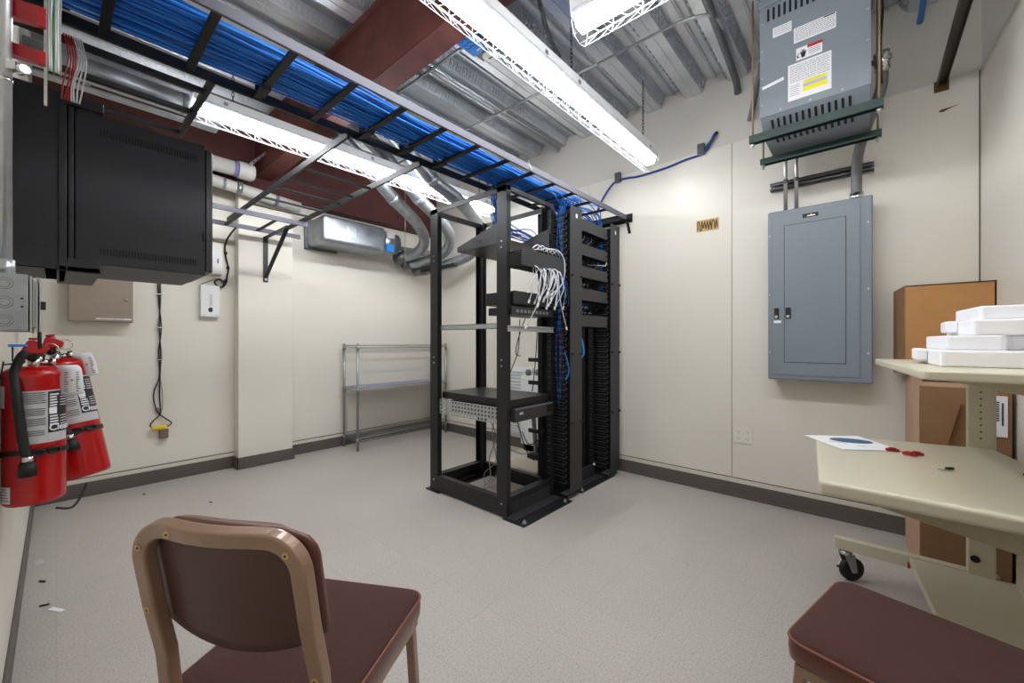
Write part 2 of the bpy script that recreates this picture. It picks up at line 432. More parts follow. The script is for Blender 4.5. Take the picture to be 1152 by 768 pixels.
root = thing('cable_ladder', 'empty black ladder tray branching from the blue cable tray towards the pillar', 'cable tray', (-3.0, 1.17, 2.15))
for yy in (.958, 1.388):
    MB().box(-4.06, -1.93, yy-.006, yy+.006, 2.15, 2.188).build('side_rail', 'black_tray', root, bevel=.002)
for xx in (-2.49,-2.725,-2.935,-3.2,-3.42):
    MB().box(xx-.012, xx+.012, .958, 1.388, 2.155, 2.167).build('rung', 'black_tray', root, bevel=.002)
root = thing('cable_ladder', 'grey ladder tray running along the left wall and pillar, held by a triangular bracket', 'cable tray', (-3.8, .7, 2.13))
for xx in (-3.56, -4.03):
    MB().box(xx-.006, xx+.006, -.1, 1.41 if xx > -3.8 else 1.53, 2.11, 2.148).build('side_rail', 'rail_light', root, bevel=.002)
yy = .0
while yy < 1.4:
    MB().box(-4.03, -3.56, yy-.012, yy+.012, 2.115, 2.127).build('rung', 'black_tray', root, bevel=.002); yy += .235
root = thing('wall_bracket', 'black triangular steel bracket on the pillar under the ladder tray', 'bracket', (-4.19, 1.285, 1.7))
MB().box(-4.19, -4.182, 1.265, 1.305, 1.69, 2.11).build('upright', 'black', root, bevel=.002)
MB().box(-4.19, -3.62, 1.265, 1.305, 2.10, 2.108).build('arm', 'black', root, bevel=.002)
MB().bar((-4.178,1.285,1.74),(-3.66,1.285,2.095),.034,.008).build('brace', 'black', root, bevel=.002)
MB().cyl((-4.182,1.285,1.715),(-4.172,1.285,1.715),.012,n=6).build('bolt', 'zinc', root)
root = thing('cable_ladder', 'short black ladder tray above the wall cabinet, beside the blue cable tray', 'cable tray', (-2.35, .16, 2.2))
MB().box(-2.66, -2.0, .413, .431, 2.19, 2.228).build('side_rail', 'black_tray', root, bevel=.002)
for xx in (-2.12,-2.353,-2.63):
    MB().box(xx-.012, xx+.012, YN+.002, .413, 2.195, 2.215).build('rung', 'black_tray', root, bevel=.002)

# blue cables
def cab_path(i, n):
    # packed positions in the tray
    col = i % 15; row = i // 15
    x0 = -1.925 + col*.0165 + random.uniform(-.004,.004); z0 = 2.222 + row*.0095 + random.uniform(-.002,.002)
    return x0, z0
NB = 84
for i in range(NB):
    x0, z0 = cab_path(i, NB); pts = []
    dest = 0 if i % 14 == 0 else (1 if i % 6 == 1 else (3 if i % 5 == 0 else 2))
    yend = (2.40, 3.02, 2.78, 2.02)[dest] + random.uniform(-.05,.08)
    ph = random.uniform(0, 6.28); ph2 = random.uniform(0, 6.28); amp = random.uniform(.006,.016)
    y = -.10; 
    while y < yend-.1:
        sag = .008*math.cos(2*PI*(y-.108)/.2355) if i//15 == 0 else 0
        sp = 1 + .10*math.sin(y*2.2+1.0)
        xc = -1.81 + .015*math.sin(y*1.9)
        pts.append((xc+(x0+1.81)*sp + amp*math.sin(y*3.1+ph) + .004*math.sin(y*9+ph2), y, z0 + .006*math.sin(y*4.3+ph2) + max(0,sag*0) + .0))
        y += .12
    lx, ly, lz = pts[-1]
    if dest == 0:
        xx = -1.75 + random.uniform(-.02,.04); yy = 2.49+random.uniform(0,.07)
        pts += [(lx+.04, ly+.1, lz-.01), ((lx+xx)/2+.03, yy-.01, 2.17), (xx, yy, 2.05), (xx+random.uniform(-.02,.02), yy+random.uniform(-.02,.02), 1.7), (xx+random.uniform(-.02,.02), yy, 1.35),
                (xx+random.uniform(-.02,.02), yy+random.uniform(-.02,.02), 1.0), (xx, yy, random.uniform(.62,.9))]
    elif dest == 1:
        xx = -1.76 + random.uniform(-.02,.03); yy = 3.11+random.uniform(0,.06)
        pts += [(lx+.03, min(ly+.1,3.1), lz-.01), ((lx+xx)/2, yy, 2.16), (xx, yy, 2.05), (xx, yy+.01, 1.8), (xx+.01, yy, random.uniform(1.4,1.6))]
    elif dest == 3:
        xx = -1.90 + random.uniform(-.1,.06)
        pts += [(lx, ly+.08, lz-.01), (xx-.1, 2.14, 2.12), (xx-.12, 2.22, random.uniform(1.96,2.04)), (xx-.03, 2.36, random.uniform(1.90,1.99)), (-1.84, 2.43, 1.87), (-1.77, 2.50, 1.72)]
    else:
        xx = -1.86 + random.uniform(-.06,.05)
        pts += [(lx, ly+.08, lz-.01), (xx, ly+.14, 2.12), (xx+.02, ly+.13, 1.95), (xx+.06, ly+.1, random.choice((1.83,1.66,1.48)))]
    o = MB().tube(smooth_path(pts, 3), .0042, 6).build('network_cable', 'blue_cable' if i % 4 else 'blue_cable_b')
    tag(o, 'blue network cable in the thick bundle lying on the overhead ladder tray', 'cable', 'blue network cables on the ladder tray')
for y, in ((.579,),(1.05,),(1.2855,),(1.521,)):
    mb = MB(); pts = [(-1.955,y,2.194),(-1.875,y,2.192),(-1.86,y,2.235),(-1.88,y,2.285),(-1.955,y,2.28),(-1.965,y,2.23)]
    mb.sweep(pts+[pts[0]], .003, .034, (0,1,0))
    tag(mb.build('cable_strap', 'black_rubber'), 'black strap tying the blue cables down to a tray rung', 'strap', 'black straps round the blue cables')

# ================================================================== FOUR POST RACK
def cpost(mb, x0, x1, y, dirn, z0, z1, t=.004, d=.04):
    mb.box(x0, x1, y, y+dirn*t, z0, z1); mb.box(x0, x0+t, y, y+dirn*d, z0, z1); mb.box(x1-t, x1, y, y+dirn*d, z0, z1)
def holes(mb, x, y0, y1, z0, z1, st=.016):
    z = z0
    while z < z1: mb.box(x, x+.0006, y0, y1, z, z+.008); z += st
root = thing('equipment_rack', 'open black four-post equipment rack standing beside the twin cable manager', 'rack', (-2.1, 2.17, 0))
for (xa, xb, y, d) in ((-2.52,-2.432,1.905,1),(-1.815,-1.727,1.905,1),(-2.52,-2.432,2.425,-1),(-1.815,-1.727,2.425,-1)):
    mb = MB(); cpost(mb, xa, xb, y, d, .008, 2.145); p = mb.build('post', 'black', root, bevel=.001)
    mb = MB()
    for z in (.09, .98, 1.02, 1.75, 1.79): mb.cyl((xa+.044, y-d*.0, z),(xa+.044, y-d*.004, z),.006,n=8)
    mb.build('bolt', 'zinc', p)
    if xb > -2: 
        mb = MB(); holes(mb, xb, y+d*.012, y+d*.02, .13, 2.1); mb.build('mounting_hole', 'black_dark', p)
mb = MB()
mb.box(-2.43,-1.815,1.905,1.911,.01,.125); mb.box(-2.43,-1.815,1.911,1.95,.117,.125)
mb.box(-2.43,-1.815,2.419,2.425,.01,.125); mb.box(-2.43,-1.815,2.385,2.42,.117,.125)
mb.box(-2.50,-2.494,1.945,2.385,.01,.125); mb.box(-2.494,-2.44,1.945,2.385,.117,.125)
mb.box(-1.745,-1.739,1.945,2.385,.01,.125); mb.box(-1.80,-1.745,1.945,2.385,.119,.125)
mb.build('base_rail', 'black', root, bevel=.001)
MB().box(-1.75,-1.57,1.89,2.43,.0,.008).build('base_plate', 'black', root, bevel=.001)
MB().box(-2.56,-2.40,1.89,2.43,.0,.008).build('base_plate', 'black', root, bevel=.001)
MB().box(-1.735,-1.655,1.90,2.42,.008,.014).box(-1.735,-1.73,1.95,2.38,.008,.09).build('angle_foot', 'mgr_black', root, bevel=.001)
def nut(x, y, z): return MB().cyl((x,y,z),(x,y,z+.004),.014,n=14).cyl((x,y,z+.004),(x,y,z+.013),.010,n=6).cyl((x,y,z+.013),(x,y,z+.021),.004,n=8)
for (x, y) in ((-1.60,1.93),(-1.60,2.38)): nut(x, y, .008).build('anchor_nut', 'zinc', root)
mb = MB(); mb.box(-2.52,-1.727,1.905,1.911,2.11,2.145); mb.box(-2.52,-1.727,1.905,1.945,2.141,2.147)
mb.box(-2.52,-1.727,2.419,2.425,2.11,2.145); mb.box(-2.52,-2.485,1.91,2.42,2.115,2.147); mb.box(-1.75,-1.727,1.91,2.42,2.115,2.147)
mb.build('top_rail', 'black_tray', root, bevel=.001)
# shelf
mb = MB(); mb.box(-2.43,-1.735,1.955,2.375,.752,.758); mb.box(-2.43,-1.735,1.949,1.955,.71,.758); mb.box(-2.43,-1.735,2.375,2.381,.71,.758)
mb.box(-1.741,-1.735,1.955,2.375,.71,.752); mb.box(-2.43,-2.424,1.955,2.375,.71,.752)
RACK = root; mb.build('shelf', 'black', RACK, bevel=.001)
# perforated side rail
def perf_panel(x0, x1, y, z0, z1, nx, nz):
    mb = MB(); fw = .4
    for k in range(nz+1):
        pass
    cw = (x1-x0)/nx; ch = (z1-z0)/nz
    for k in range(nz+1):
        zc = z0+k*ch; mb.box(x0, x1, y, y+.002, zc-ch*.24 if k else z0, zc+ch*.24 if k < nz else z1)
    for k in range(nx+1):
        xc = x0+k*cw
        for j in range(nz):
            mb.box(xc-cw*.27 if k else x0, xc+cw*.27 if k < nx else x1, y, y+.002, z0+j*ch+ch*.24, z0+(j+1)*ch-ch*.24)
    return mb
perf_panel(-2.43,-1.82,1.925,.595,.705,18,4).build('perforated_rail', 'rail_pale', RACK, label='grey perforated metal strip')
MB().box(-2.47,-1.82,1.936,1.942,1.225,1.262).box(-2.47,-1.82,1.936,1.95,1.225,1.229).box(-2.47,-1.82,1.936,1.95,1.258,1.262).build('slide_rail', 'rail_pale', RACK, label='pale grey slide rail')
MB().box(-1.724,-1.716,1.91,2.40,1.205,1.243).box(-1.716,-1.706,1.91,2.40,1.205,1.210).box(-1.716,-1.706,1.91,2.40,1.238,1.243).build('slide_rail', 'rail_pale', RACK, label='pale grey slide rail')
# UPS
root = thing('backup_unit', 'black rack backup power unit mounted under the rack shelf', 'power unit', (-1.95, 2.17, .62))
MB().box(-2.35,-1.735,1.96,2.37,.62,.70).build('case', 'black', root, bevel=.002)
MB().box(-1.735,-1.70,1.955,2.375,.615,.705).build('front_panel', 'mgr_black', root, bevel=.003)
MB().box(-1.6995,-1.698,1.96,2.372,.697,.703).build('trim_strip', 'rail_grey', root)
MB().box(-1.6995,-1.698,2.30,2.36,.64,.69).build('display', 'black_dark', root)
text_mb('APC', .022, (-1.6985, 2.0, .66), (0,1,0), (0,0,1), bold=.0006).build('logo', 'white_paint', root)
# upper equipment : wedge shelf
root = thing('cantilever_shelf', 'black rack shelf with tapering triangular sides high in the four-post rack', 'shelf', (-1.9, 2.17, 1.8))
for y in (1.953, 2.375): MB().prism([(-1.735,1.80),(-1.735,1.955),(-1.80,1.95),(-2.26,1.83),(-2.26,1.80)], y, y+.004, axis='y').build('side_plate', 'mgr_black', root)
MB().box(-2.26,-1.735,1.953,2.379,1.796,1.80).build('tray', 'black', root)
text_mb('tripp', .03, (-2.06, 1.9515, 1.84), (1,0,0), (0,0,1)).build('logo', 'rail_light', root)
# horizontal cable organiser + cover
root = thing('cable_organizer', 'black blank cover of the cable organiser above the white patch cords', 'cable organizer', (-1.65, 2.15, 1.62))
MB().box(-1.60,-1.594,1.90,2.37,1.615,1.72).build('cover', 'mgr_black', root, bevel=.002)
mb = MB(); mb.box(-1.73,-1.725,1.93,2.40,1.615,1.72)
for k in range(10):
    yy = 1.93+k*.046; mb.box(-1.725,-1.60,yy,yy+.006,1.71,1.718); mb.box(-1.725,-1.60,yy,yy+.006,1.617,1.625)
mb.build('duct', 'black_dark', root)
# network switches
def rack_unit(name, label, z0, z1, y0, y1, depth, m='black', ports=0, cat='switch'):
    r = thing(name, label, cat, (-1.8, (y0+y1)/2, z0))
    MB().box(-1.73-depth,-1.712,y0,y1,z0,z1).build('case', m, r, bevel=.001)
    MB().box(-1.712,-1.706,y0-.015,y1+.01,z0,z1).build('face', 'mgr_black', r, bevel=.001)
    mb = MB()
    for k in range(ports):
        yy = y0+.03+k*(y1-y0-.06)/ports
        mb.box(-1.7062,-1.7045,yy,yy+.6*(y1-y0-.06)/ports,z0+(z1-z0)*.3,z0+(z1-z0)*.7)
    if ports: mb.build('port_row', 'rail_grey', r)
    return r
rack_unit('network_switch', 'black two-unit network switch the white patch cords plug into', 1.385, 1.47, 1.965, 2.38, .25, ports=0)
rack_unit('network_switch', 'thin grey-faced network switch just above the front slide rail', 1.315, 1.365, 1.945, 2.37, .2, ports=9)
# white patch cords hanging
for i in range(24):
    y0 = 2.03 + .013*i + random.uniform(-.008,.008)
    xs = -1.60 + random.uniform(-.03,.05)
    ln = random.uniform(.12,.24) if i not in (2, 15) else .36
    dy = random.uniform(-.11,.10)
    pts = [(-1.67, y0-.02, 1.655), (-1.615, y0, 1.635), (xs, y0+.01+random.uniform(-.02,.02), 1.60), (xs+.02, y0+dy*random.uniform(-.2,.9), 1.60-ln*.5), (xs+random.uniform(-.02,.03), min(y0+dy,2.40), 1.60-ln)]
    r = thing('patch_cable', 'white patch cord with a loose plug dangling below the organiser in the rack', 'cable', pts[-1], group='white patch cords hanging in the rack')
    MB().tube(smooth_path(pts,5), .0032, 6).build('cord', 'white_cable', r)
    e = Vector(pts[-1]); d = (Vector(pts[-1])-Vector(pts[-2])).normalized()
    MB().bar(e, e+d*.022, .011, .008, up=(1,0,0)).build('plug', 'white_paint', r)
for i in range(6):
    y0 = 2.06+.045*i; pts = [(-1.60,y0-.05,1.735),(-1.595,y0,1.76+random.uniform(0,.012)),(-1.60,y0+.06,1.745),(-1.63,y0+.12,1.73)]
    tag(MB().tube(smooth_path(pts,5), .0035, 6).build('patch_cable', 'white_cable'), 'white patch cord lying over the top of the organiser cover', 'cable', 'white cords on top of the organiser')
pts = [(-1.66,2.10,1.75),(-1.59,2.24,1.765),(-1.585,2.34,1.72),(-1.585,2.355,1.62),(-1.60,2.345,1.55)]
tag(MB().tube(smooth_path(pts,5), .0035, 6).build('patch_cable', 'white_cable'), 'white cord looping over the right end of the organiser cover', 'cable')
for i in range(4):
    pts = [(-1.62,2.33,1.61),(-1.59,2.35+.01*i,1.56),(-1.60,2.31+.035*i,1.50),(-1.61,2.29+.05*i,1.45-.02*i)]
    tag(MB().tube(smooth_path(pts,5), .0028, 6).build('patch_cable', 'blue_dark'), 'dark blue patch cord splaying out at the right end of the white cords', 'cable', 'dark blue patch cords in the rack')
# loose cables inside the lower rack
loose = [
 ([(-2.2,2.3,.60),(-2.22,2.28,.40),(-2.15,2.25,.22),(-2.25,2.22,.10),(-2.1,2.1,.02)], 'grey_cable'),
 ([(-2.15,2.3,.60),(-2.12,2.25,.45),(-2.17,2.2,.25),(-2.12,2.15,.10),(-2.2,2.05,.02)], 'grey_cable'),
 ([(-2.02,2.2,.61),(-2.0,2.2,.35),(-2.05,2.15,.15),(-2.12,2.08,.03),(-2.0,2.04,.02),(-1.92,2.1,.05),(-2.0,2.2,.3)], 'grey_cable'),
 ([(-2.3,2.3,.58),(-2.15,2.3,.36),(-1.95,2.3,.30),(-1.82,2.3,.34)], 'grey_cable'),
 ([(-2.05,2.33,.7),(-2.0,2.34,.5),(-1.93,2.35,.32),(-1.85,2.34,.26)], 'black_rubber'),
 ([(-1.98,2.36,.45),(-1.92,2.37,.36),(-1.82,2.37,.42),(-1.78,2.37,.5)], 'black_rubber'),
]
for p, mt in loose:
    tag(MB().tube(smooth_path(p,6), .004, 6).build('loose_cable', mt), ('pale' if mt == 'grey_cable' else 'black') + ' loose cable drooping in the lower part of the four-post rack', 'cable', ('pale' if mt == 'grey_cable' else 'black')+' loose cables low in the rack')
for p in ([(-1.95,2.3,1.31),(-1.98,2.32,1.1),(-2.02,2.34,1.02),(-2.12,2.35,.85),(-2.14,2.3,.765)], [(-1.9,2.3,1.31),(-1.97,2.3,1.15),(-1.99,2.3,1.05),(-1.96,2.32,1.03)], [(-1.83,2.36,1.31),(-1.84,2.36,1.1),(-1.86,2.36,.9),(-1.88,2.36,.765)]):
    tag(MB().tube(smooth_path(p,6), .0035, 6).build('loose_cable', 'black_rubber'), 'thin dark cable hanging between the network switch and the rack shelf', 'cable', 'thin cables above the rack shelf')

# ================================================================== VERTICAL CABLE MANAGERS + TWO POST RACK
def v_manager(label, y0, y1, cover_m='mgr_black'):
    r = thing('cable_manager', label, 'cable manager', (-1.67, (y0+y1)/2, 0), group=None)
    mb = MB(); mb.box(-1.80,-1.794,y0-.01,y1,.03,2.12); mb.box(-1.90,-1.80,(y0+y1)/2-.06,(y0+y1)/2-.052,.03,2.12)
    mb.box(-1.80,-1.625,y1-.024,y1-.020,.03,2.12)
    mb.build('back_plate', 'black_dark', r)
    MB().box(-1.604,-1.596,y0+.015,y1,.045,2.125).build('cover', cover_m, r, bevel=.002)
    # finger combs on both sides
    for yy in (y0-.008, y1-.012):
        mb = MB(); z = .09
        while z < 2.08:
            mb.box(-1.794,-1.640,yy,yy+.008,z,z+.010)
            mb.box(-1.648,-1.638,yy,yy+.008,z-.010,z+.020)
            z += .0445
        mb.build('finger_comb', 'black', r)
    mb = MB(); z = .12
    while z < 2.05:
        pts = [(-1.78,y0-.012,z),(-1.62,y0-.014,z),(-1.61,y0-.012,z+.012),(-1.62,y0-.010,z+.024)]
        mb.tube(pts, .0013, 4); z += .0445
    mb.build('wire_loop', 'rail_grey', r)
    for z in (.55, 1.05, 1.62): MB().cyl((-1.60,y1-.02,z),(-1.578,y1-.02,z),.008,n=10).cyl((-1.60,y0+.03,z),(-1.578,y0+.03,z),.008,n=10).build('latch_knob', 'black_rubber', r)
    MB().box(-1.5955,-1.5945,y0+.085,y0+.105,2.045,2.075).build('sticker', 'white_paint', r)
    MB().box(-1.82,-1.61,y0,y1-.03,.008,.03).build('foot', 'black', r)
    MB().box(-1.68,-1.62,y0+.01,y1-.05,.03,.034).build('foot_plate', 'zinc', r)
    for z in (.42,.62,.80,.98):
        MB().box(-2.02,-1.80,(y0+y1)/2-.03,(y0+y1)/2-.012,z,z+.03).build('rear_arm', 'black', r)
    return r
v_manager('tall black cable manager with flat cover between the two racks', 2.43, 2.60)
v_manager('tall black cable manager with flat cover nearest the back wall', 3.04, 3.21)
root = thing('equipment_rack', 'black two-post relay rack holding patch panels, closer to the back wall', 'rack', (-1.72, 2.84, 0))
for (y, d) in ((2.615,1),(3.035,-1)):
    mb = MB(); mb.box(-1.82,-1.74,y,y+d*.005,.008,2.14); mb.box(-1.745,-1.74,y,y+d*.035,.008,2.14); mb.box(-1.82,-1.815,y,y+d*.035,.008,2.14)
    mb.build('post', 'black', root, bevel=.001)
mb = MB(); mb.box(-1.82,-1.74,2.62,3.03,2.11,2.145); mb.build('top_rail', 'black', root)
mb = MB(); mb.box(-1.75,-1.60,2.61,3.13,0,.008); mb.box(-1.96,-1.81,2.61,3.04,0,.008); mb.build('base_plate', 'black', root, bevel=.001)
mb = MB(); mb.box(-1.74,-1.734,2.62,3.03,.008,.11); mb.box(-1.734,-1.66,2.62,3.10,.008,.014); mb.build('angle_foot', 'mgr_black', root)
for y in (2.64, 3.10): nut(-1.62, y, .008).build('anchor_nut', 'zinc', root)
nut(-1.72, 3.0, .10).build('anchor_nut', 'zinc', root)
for k, (z0, z1) in enumerate(((1.985,2.075),(1.80,1.885),(1.63,1.715),(1.455,1.545),(1.255,1.342))):
    r = thing('cable_organizer', ('topmost','second from top','middle','fourth from top','lowest')[k]+' flat black organiser cover in the two-post rack', 'cable organizer', (-1.66, 2.82, z0))
    MB().box(-1.626,-1.62,2.60,3.035,z0,z1).build('cover', 'mgr_black', r, bevel=.002)
    mb = MB(); mb.box(-1.74,-1.735,2.62,3.03,z0,z1)
    for j in range(11):
        yy = 2.625+j*.04; mb.box(-1.735,-1.64,yy,yy+.005,z1-.01,z1+.012); mb.box(-1.735,-1.64,yy,yy+.005,z0-.012,z0+.01)
    mb.build('finger_comb', 'black_dark', r)
for k, (z0, z1) in enumerate(((1.895,1.98),(1.722,1.793),(1.55,1.625),(1.35,1.45))):
    r = thing('patch_bay', ('top','second','third','bottom')[k]+' patch panel between organiser covers in the two-post rack', 'patch panel', (-1.73, 2.82, z0))
    MB().box(-1.745,-1.735,2.60,3.04,z0,z1).build('plate', 'black_dark', r)
    mb = MB()
    rows = (.25,) if k < 2 else (.2,.62)
    for rr in rows:
        for j in range(20):
            if random.random() < .72:
                yy = 2.625+j*.0185; zz = z0+(z1-z0)*rr; mb.box(-1.735,-1.730,yy,yy+.012,zz,zz+.016)
    mb.build('port_row', 'label_silver', r)
    for j in range(7):
        yy = 2.63+j*.055+random.uniform(-.01,.01); zz = z0+(z1-z0)*.3
        pts = [(-1.733,yy,zz),(-1.69,yy+.005,zz+.01),(-1.67,yy+.02,zz+.04),(-1.69,yy+random.uniform(-.05,.05),z1+.01)]
        MB().tube(smooth_path(pts,4), .0035, 6).build('patch_lead', random.choice(['blue_dark','black_rubber','black_rubber','grey_cable']), r)
tag(MB().tube(smooth_path([(-1.72,2.9,1.77),(-1.63,2.95,1.762),(-1.62,3.0,1.765),(-1.63,3.045,1.80)],5), .0035, 6).build('patch_cable', 'white_cable'), 'white cord looping from the second patch panel into the right manager', 'cable')
tag(MB().tube(smooth_path([(-1.70,2.68,1.26),(-1.66,2.70,1.15),(-1.65,2.71,1.05),(-1.67,2.68,1.0)],5), .009, 8).build('loose_cable', 'blue_tape'), 'light blue cable end hanging below the lowest organiser cover', 'cable')
tag(MB().tube(smooth_path([(-1.80,2.72,1.25),(-1.80,2.74,1.0),(-1.80,2.73,.7),(-1.82,2.70,.5),(-1.86,2.66,.3)],5), .005, 6).build('loose_cable', 'black_rubber'), 'black cable hanging straight down inside the two-post rack', 'cable')
tag(MB().tube(smooth_path([(-1.66,2.44,1.10),(-1.63,2.455,1.0),(-1.62,2.46,.92),(-1.64,2.45,.86)],5), .005, 6).build('loose_cable', 'blue_tape'), 'light blue cable loop poking from the side of the middle cable manager', 'cable')
for i in range(3):
    tag(MB().tube(smooth_path([(-1.70,2.45+.01*i,1.2),(-1.68,2.452,1.1-.02*i),(-1.69,2.46,.95),(-1.71,2.47,.9)],4), .0035, 6).build('patch_cable', 'red_plastic'), 'red patch cord inside the middle cable manager', 'cable', 'red cords in the middle manager')

# ================================================================== THINGS BEHIND THE RACK
root = thing('wall_louver', 'white slatted vent low on the back wall, seen through the rack', 'vent', (-2.80, 3.29, .14))
MB().box(-2.99,-2.62,3.285,3.305,.14,.86).build('frame', 'white_paint', root, bevel=.002)
mb = MB(); z = .17
while z < .83:
    mb.bar((-2.975,3.275,z),(-2.635,3.275,z),.026,.004,up=(0,.7,1)); z += .034
mb.build('slat', 'white_paint', root)
root = thing('stool_base', 'grey angled post on a beige slab, standing behind the rack', 'stand', (-2.25, 2.85, 0))
mb = MB(); mb.box(-2.62,-2.05,2.62,3.10,.0,.06); mb.build('slab', 'beige_plastic', root, bevel=.02, seg=3)
MB().bar((-2.30,2.95,.06),(-2.34,2.95,.50),.035,.03).bar((-2.36,2.95,.49),(-2.16,2.95,.53),.035,.03).build('post', 'pvc_grey', root, bevel=.004)
MB().box(-2.36,-2.16,2.88,3.0,.06,.11).build('foot', 'black_rubber', root, bevel=.01)
root = thing('white_box', 'small white cabinet at the back wall beside the slatted vent, behind the rack', 'cabinet', (-2.45, 3.2, .0))
MB().box(-2.60,-2.32,3.08,3.29,.12,.80).build('body', 'ivory', root, bevel=.004)
MB().box(-2.59,-2.33,3.074,3.08,.14,.78).build('door', 'white_paint', root, bevel=.003)
MB().box(-2.58,-2.56,3.10,3.27,0,.12).box(-2.36,-2.34,3.10,3.27,0,.12).build('foot', 'black', root)
mb = MB()
for (x, y, r_, z) in ((-2.55,3.14,.03,.8),(-2.47,3.2,.035,.8),(-2.38,3.15,.028,.8)):
    o = MB().lathe([(r_*.7,0),(r_,.01),(r_,.045),(r_*.6,.06)], (x,y,z), 14).build('roll', 'ink_grey')
    tag(o, 'grey cable roll on top of the small white cabinet behind the rack', 'roll', 'rolls on the white cabinet')

# ================================================================== WIRE SHELF
def wire_shelf():
    root = thing('wire_shelf', 'grey wire shelving unit with three tiers in the far corner', 'shelf', (-4.1, 2.65, 0))
    X0, X1, Y0, Y1 = -4.262, -3.965, 2.07, 3.235
    for (x, y) in ((X0,Y0),(X1,Y0),(X0,Y1),(X1,Y1)):
        MB().cyl((x,y,0.0),(x,y,1.11),.0125,n=12).cyl((x,y,1.11),(x,y,1.118),.009,n=12).build('post', 'wire_grey', root)
    for k, z in enumerate((.10, .62, 1.07)):
        mb = MB()
        for dz in (0, .028):
            mb.tube([(X0,Y0,z+dz),(X1,Y0,z+dz),(X1,Y1,z+dz),(X0,Y1,z+dz)], .003, 6, closed=True)
        n = 46
        for side in (X0, X1):
            pts = [(side, Y0+(Y1-Y0)*i/n, z+(.028 if i%2 else 0)) for i in range(n+1)]; mb.tube(pts, .0018, 4)
        for side in (Y0, Y1):
            pts = [(X0+(X1-X0)*i/12, side, z+(.028 if i%2 else 0)) for i in range(13)]; mb.tube(pts, .0018, 4)
        for i in range(1, 46):
            yy = Y0+(Y1-Y0)*i/46; mb.tube([(X0,yy,z+.03),(X1,yy,z+.03)], .0018, 4)
        for xx in (X0+.1, X0+.2): mb.tube([(xx,Y0,z+.026),(xx,Y1,z+.026)], .0025, 5)
        t = mb.build('tier', 'wire_grey', root)
        if k == 1: MB().box(X0+.015,X1-.012,Y0+.02,Y1-.02,z+.032,z+.036).build('liner', 'mat_blue', t)
    for (x, y) in ((X0,Y0),(X1,Y0),(X0,Y1),(X1,Y1)):
        for za, zb in ((.59,.66),(1.045,1.10),(.075,.13)): MB().cyl((x,y,za),(x,y,zb),.017,.0145,n=12).build('collar', 'wire_grey', root)
wire_shelf()

# ================================================================== WALL CABINET (black, near wall)
root = thing('wall_cabinet', 'black wall-mounted equipment cabinet hanging above the fire extinguishers', 'cabinet', (-2.5, YN, 1.41))
mb = MB(); X0, X1 = -2.70, -2.30
mb.box(X1-.004,X1,YN+.002,.004,1.415,2.09); mb.box(X0,X0+.004,YN+.002,.004,1.415,2.09); mb.box(X0,X1,YN+.002,YN+.008,1.415,2.09)
mb.box(X0,X1,YN+.002,.004,2.086,2.09)
mb.box(X0,X1,YN+.002,-.03,1.415,1.419)
mb.build('rear_frame', 'cab_black', root, bevel=.001)
mb = MB()
for y in (-.085,-.055,-.025): mb.cyl((X1,y,1.50),(X1+.0008,y,1.50),.003,n=8).cyl((X1,y,2.0),(X1+.0008,y,2.0),.003,n=8)
mb.build('screw_hole', 'black_dark', root)
MB().box(-2.72,-2.294,.004,.026,1.41,2.095).build('hinge_post', 'cab_edge', root, bevel=.003)
MB().box(-2.82,-2.294,.0,.115,1.41,1.43).box(-2.314,-2.294,.026,.115,1.41,1.46).build('hinge_bracket', 'cab_black', root, bevel=.002)
MB().box(-2.314,-2.294,.026,.125,2.052,2.09).box(-2.74,-2.314,.026,.06,2.052,2.09).build('hinge_bracket', 'cab_black', root, bevel=.002)
MB().box(-2.823,-2.302,.028,.045,1.455,2.05).box(-2.823,-2.300,.047,.457,1.447,2.046).build('body', 'cab_black', root, bevel=.004)
mb = MB()
for k in range(34):
    y = .115+k*.0092
    mb.box(-2.3003,-2.2990,y,y+.0042,1.962,1.992)
mb.build('vent_row', 'black_dark', root); mb = MB()
for k in range(34):
    y = .115+k*.0092; mb.box(-2.3003,-2.2990,y,y+.0042,1.487,1.515)
mb.build('vent_row', 'black_dark', root)
MB().prism([(-2.30,.459),(-2.305,.482),(-2.33,.49),(-2.80,.49),(-2.82,.482),(-2.823,.459)], 1.465, 2.03).build('door', 'cab_edge', root, bevel=.003)
MB().box(-2.2985,-2.296,.445,.452,1.60,1.64).cyl((-2.30,.448,1.56),(-2.296,.448,1.56),.004,n=8).build('lock', 'black_dark', root)

# round duct above cabinet, in line with the strip light
tag(MB().cyl((-2.93,YN+.005,2.50),(-2.93,.495,2.50),.056,n=28).cyl((-2.93,.47,2.50),(-2.93,.50,2.50),.059,n=28).build('round_duct', 'galv'), 'round galvanised duct above the black wall cabinet, ending at the strip light', 'duct')
mb = MB()
for x in (-3.2,-3.32,-3.44): mb.box(x-.035,x+.035,YN+.003,.75,2.62,2.63); 
mb.box(-3.5,-3.14,.1,.13,2.63,2.66)
tag(mb.build('strut_channel', 'galv'), 'flat galvanised channels bridging over the black wall cabinet', 'channel')

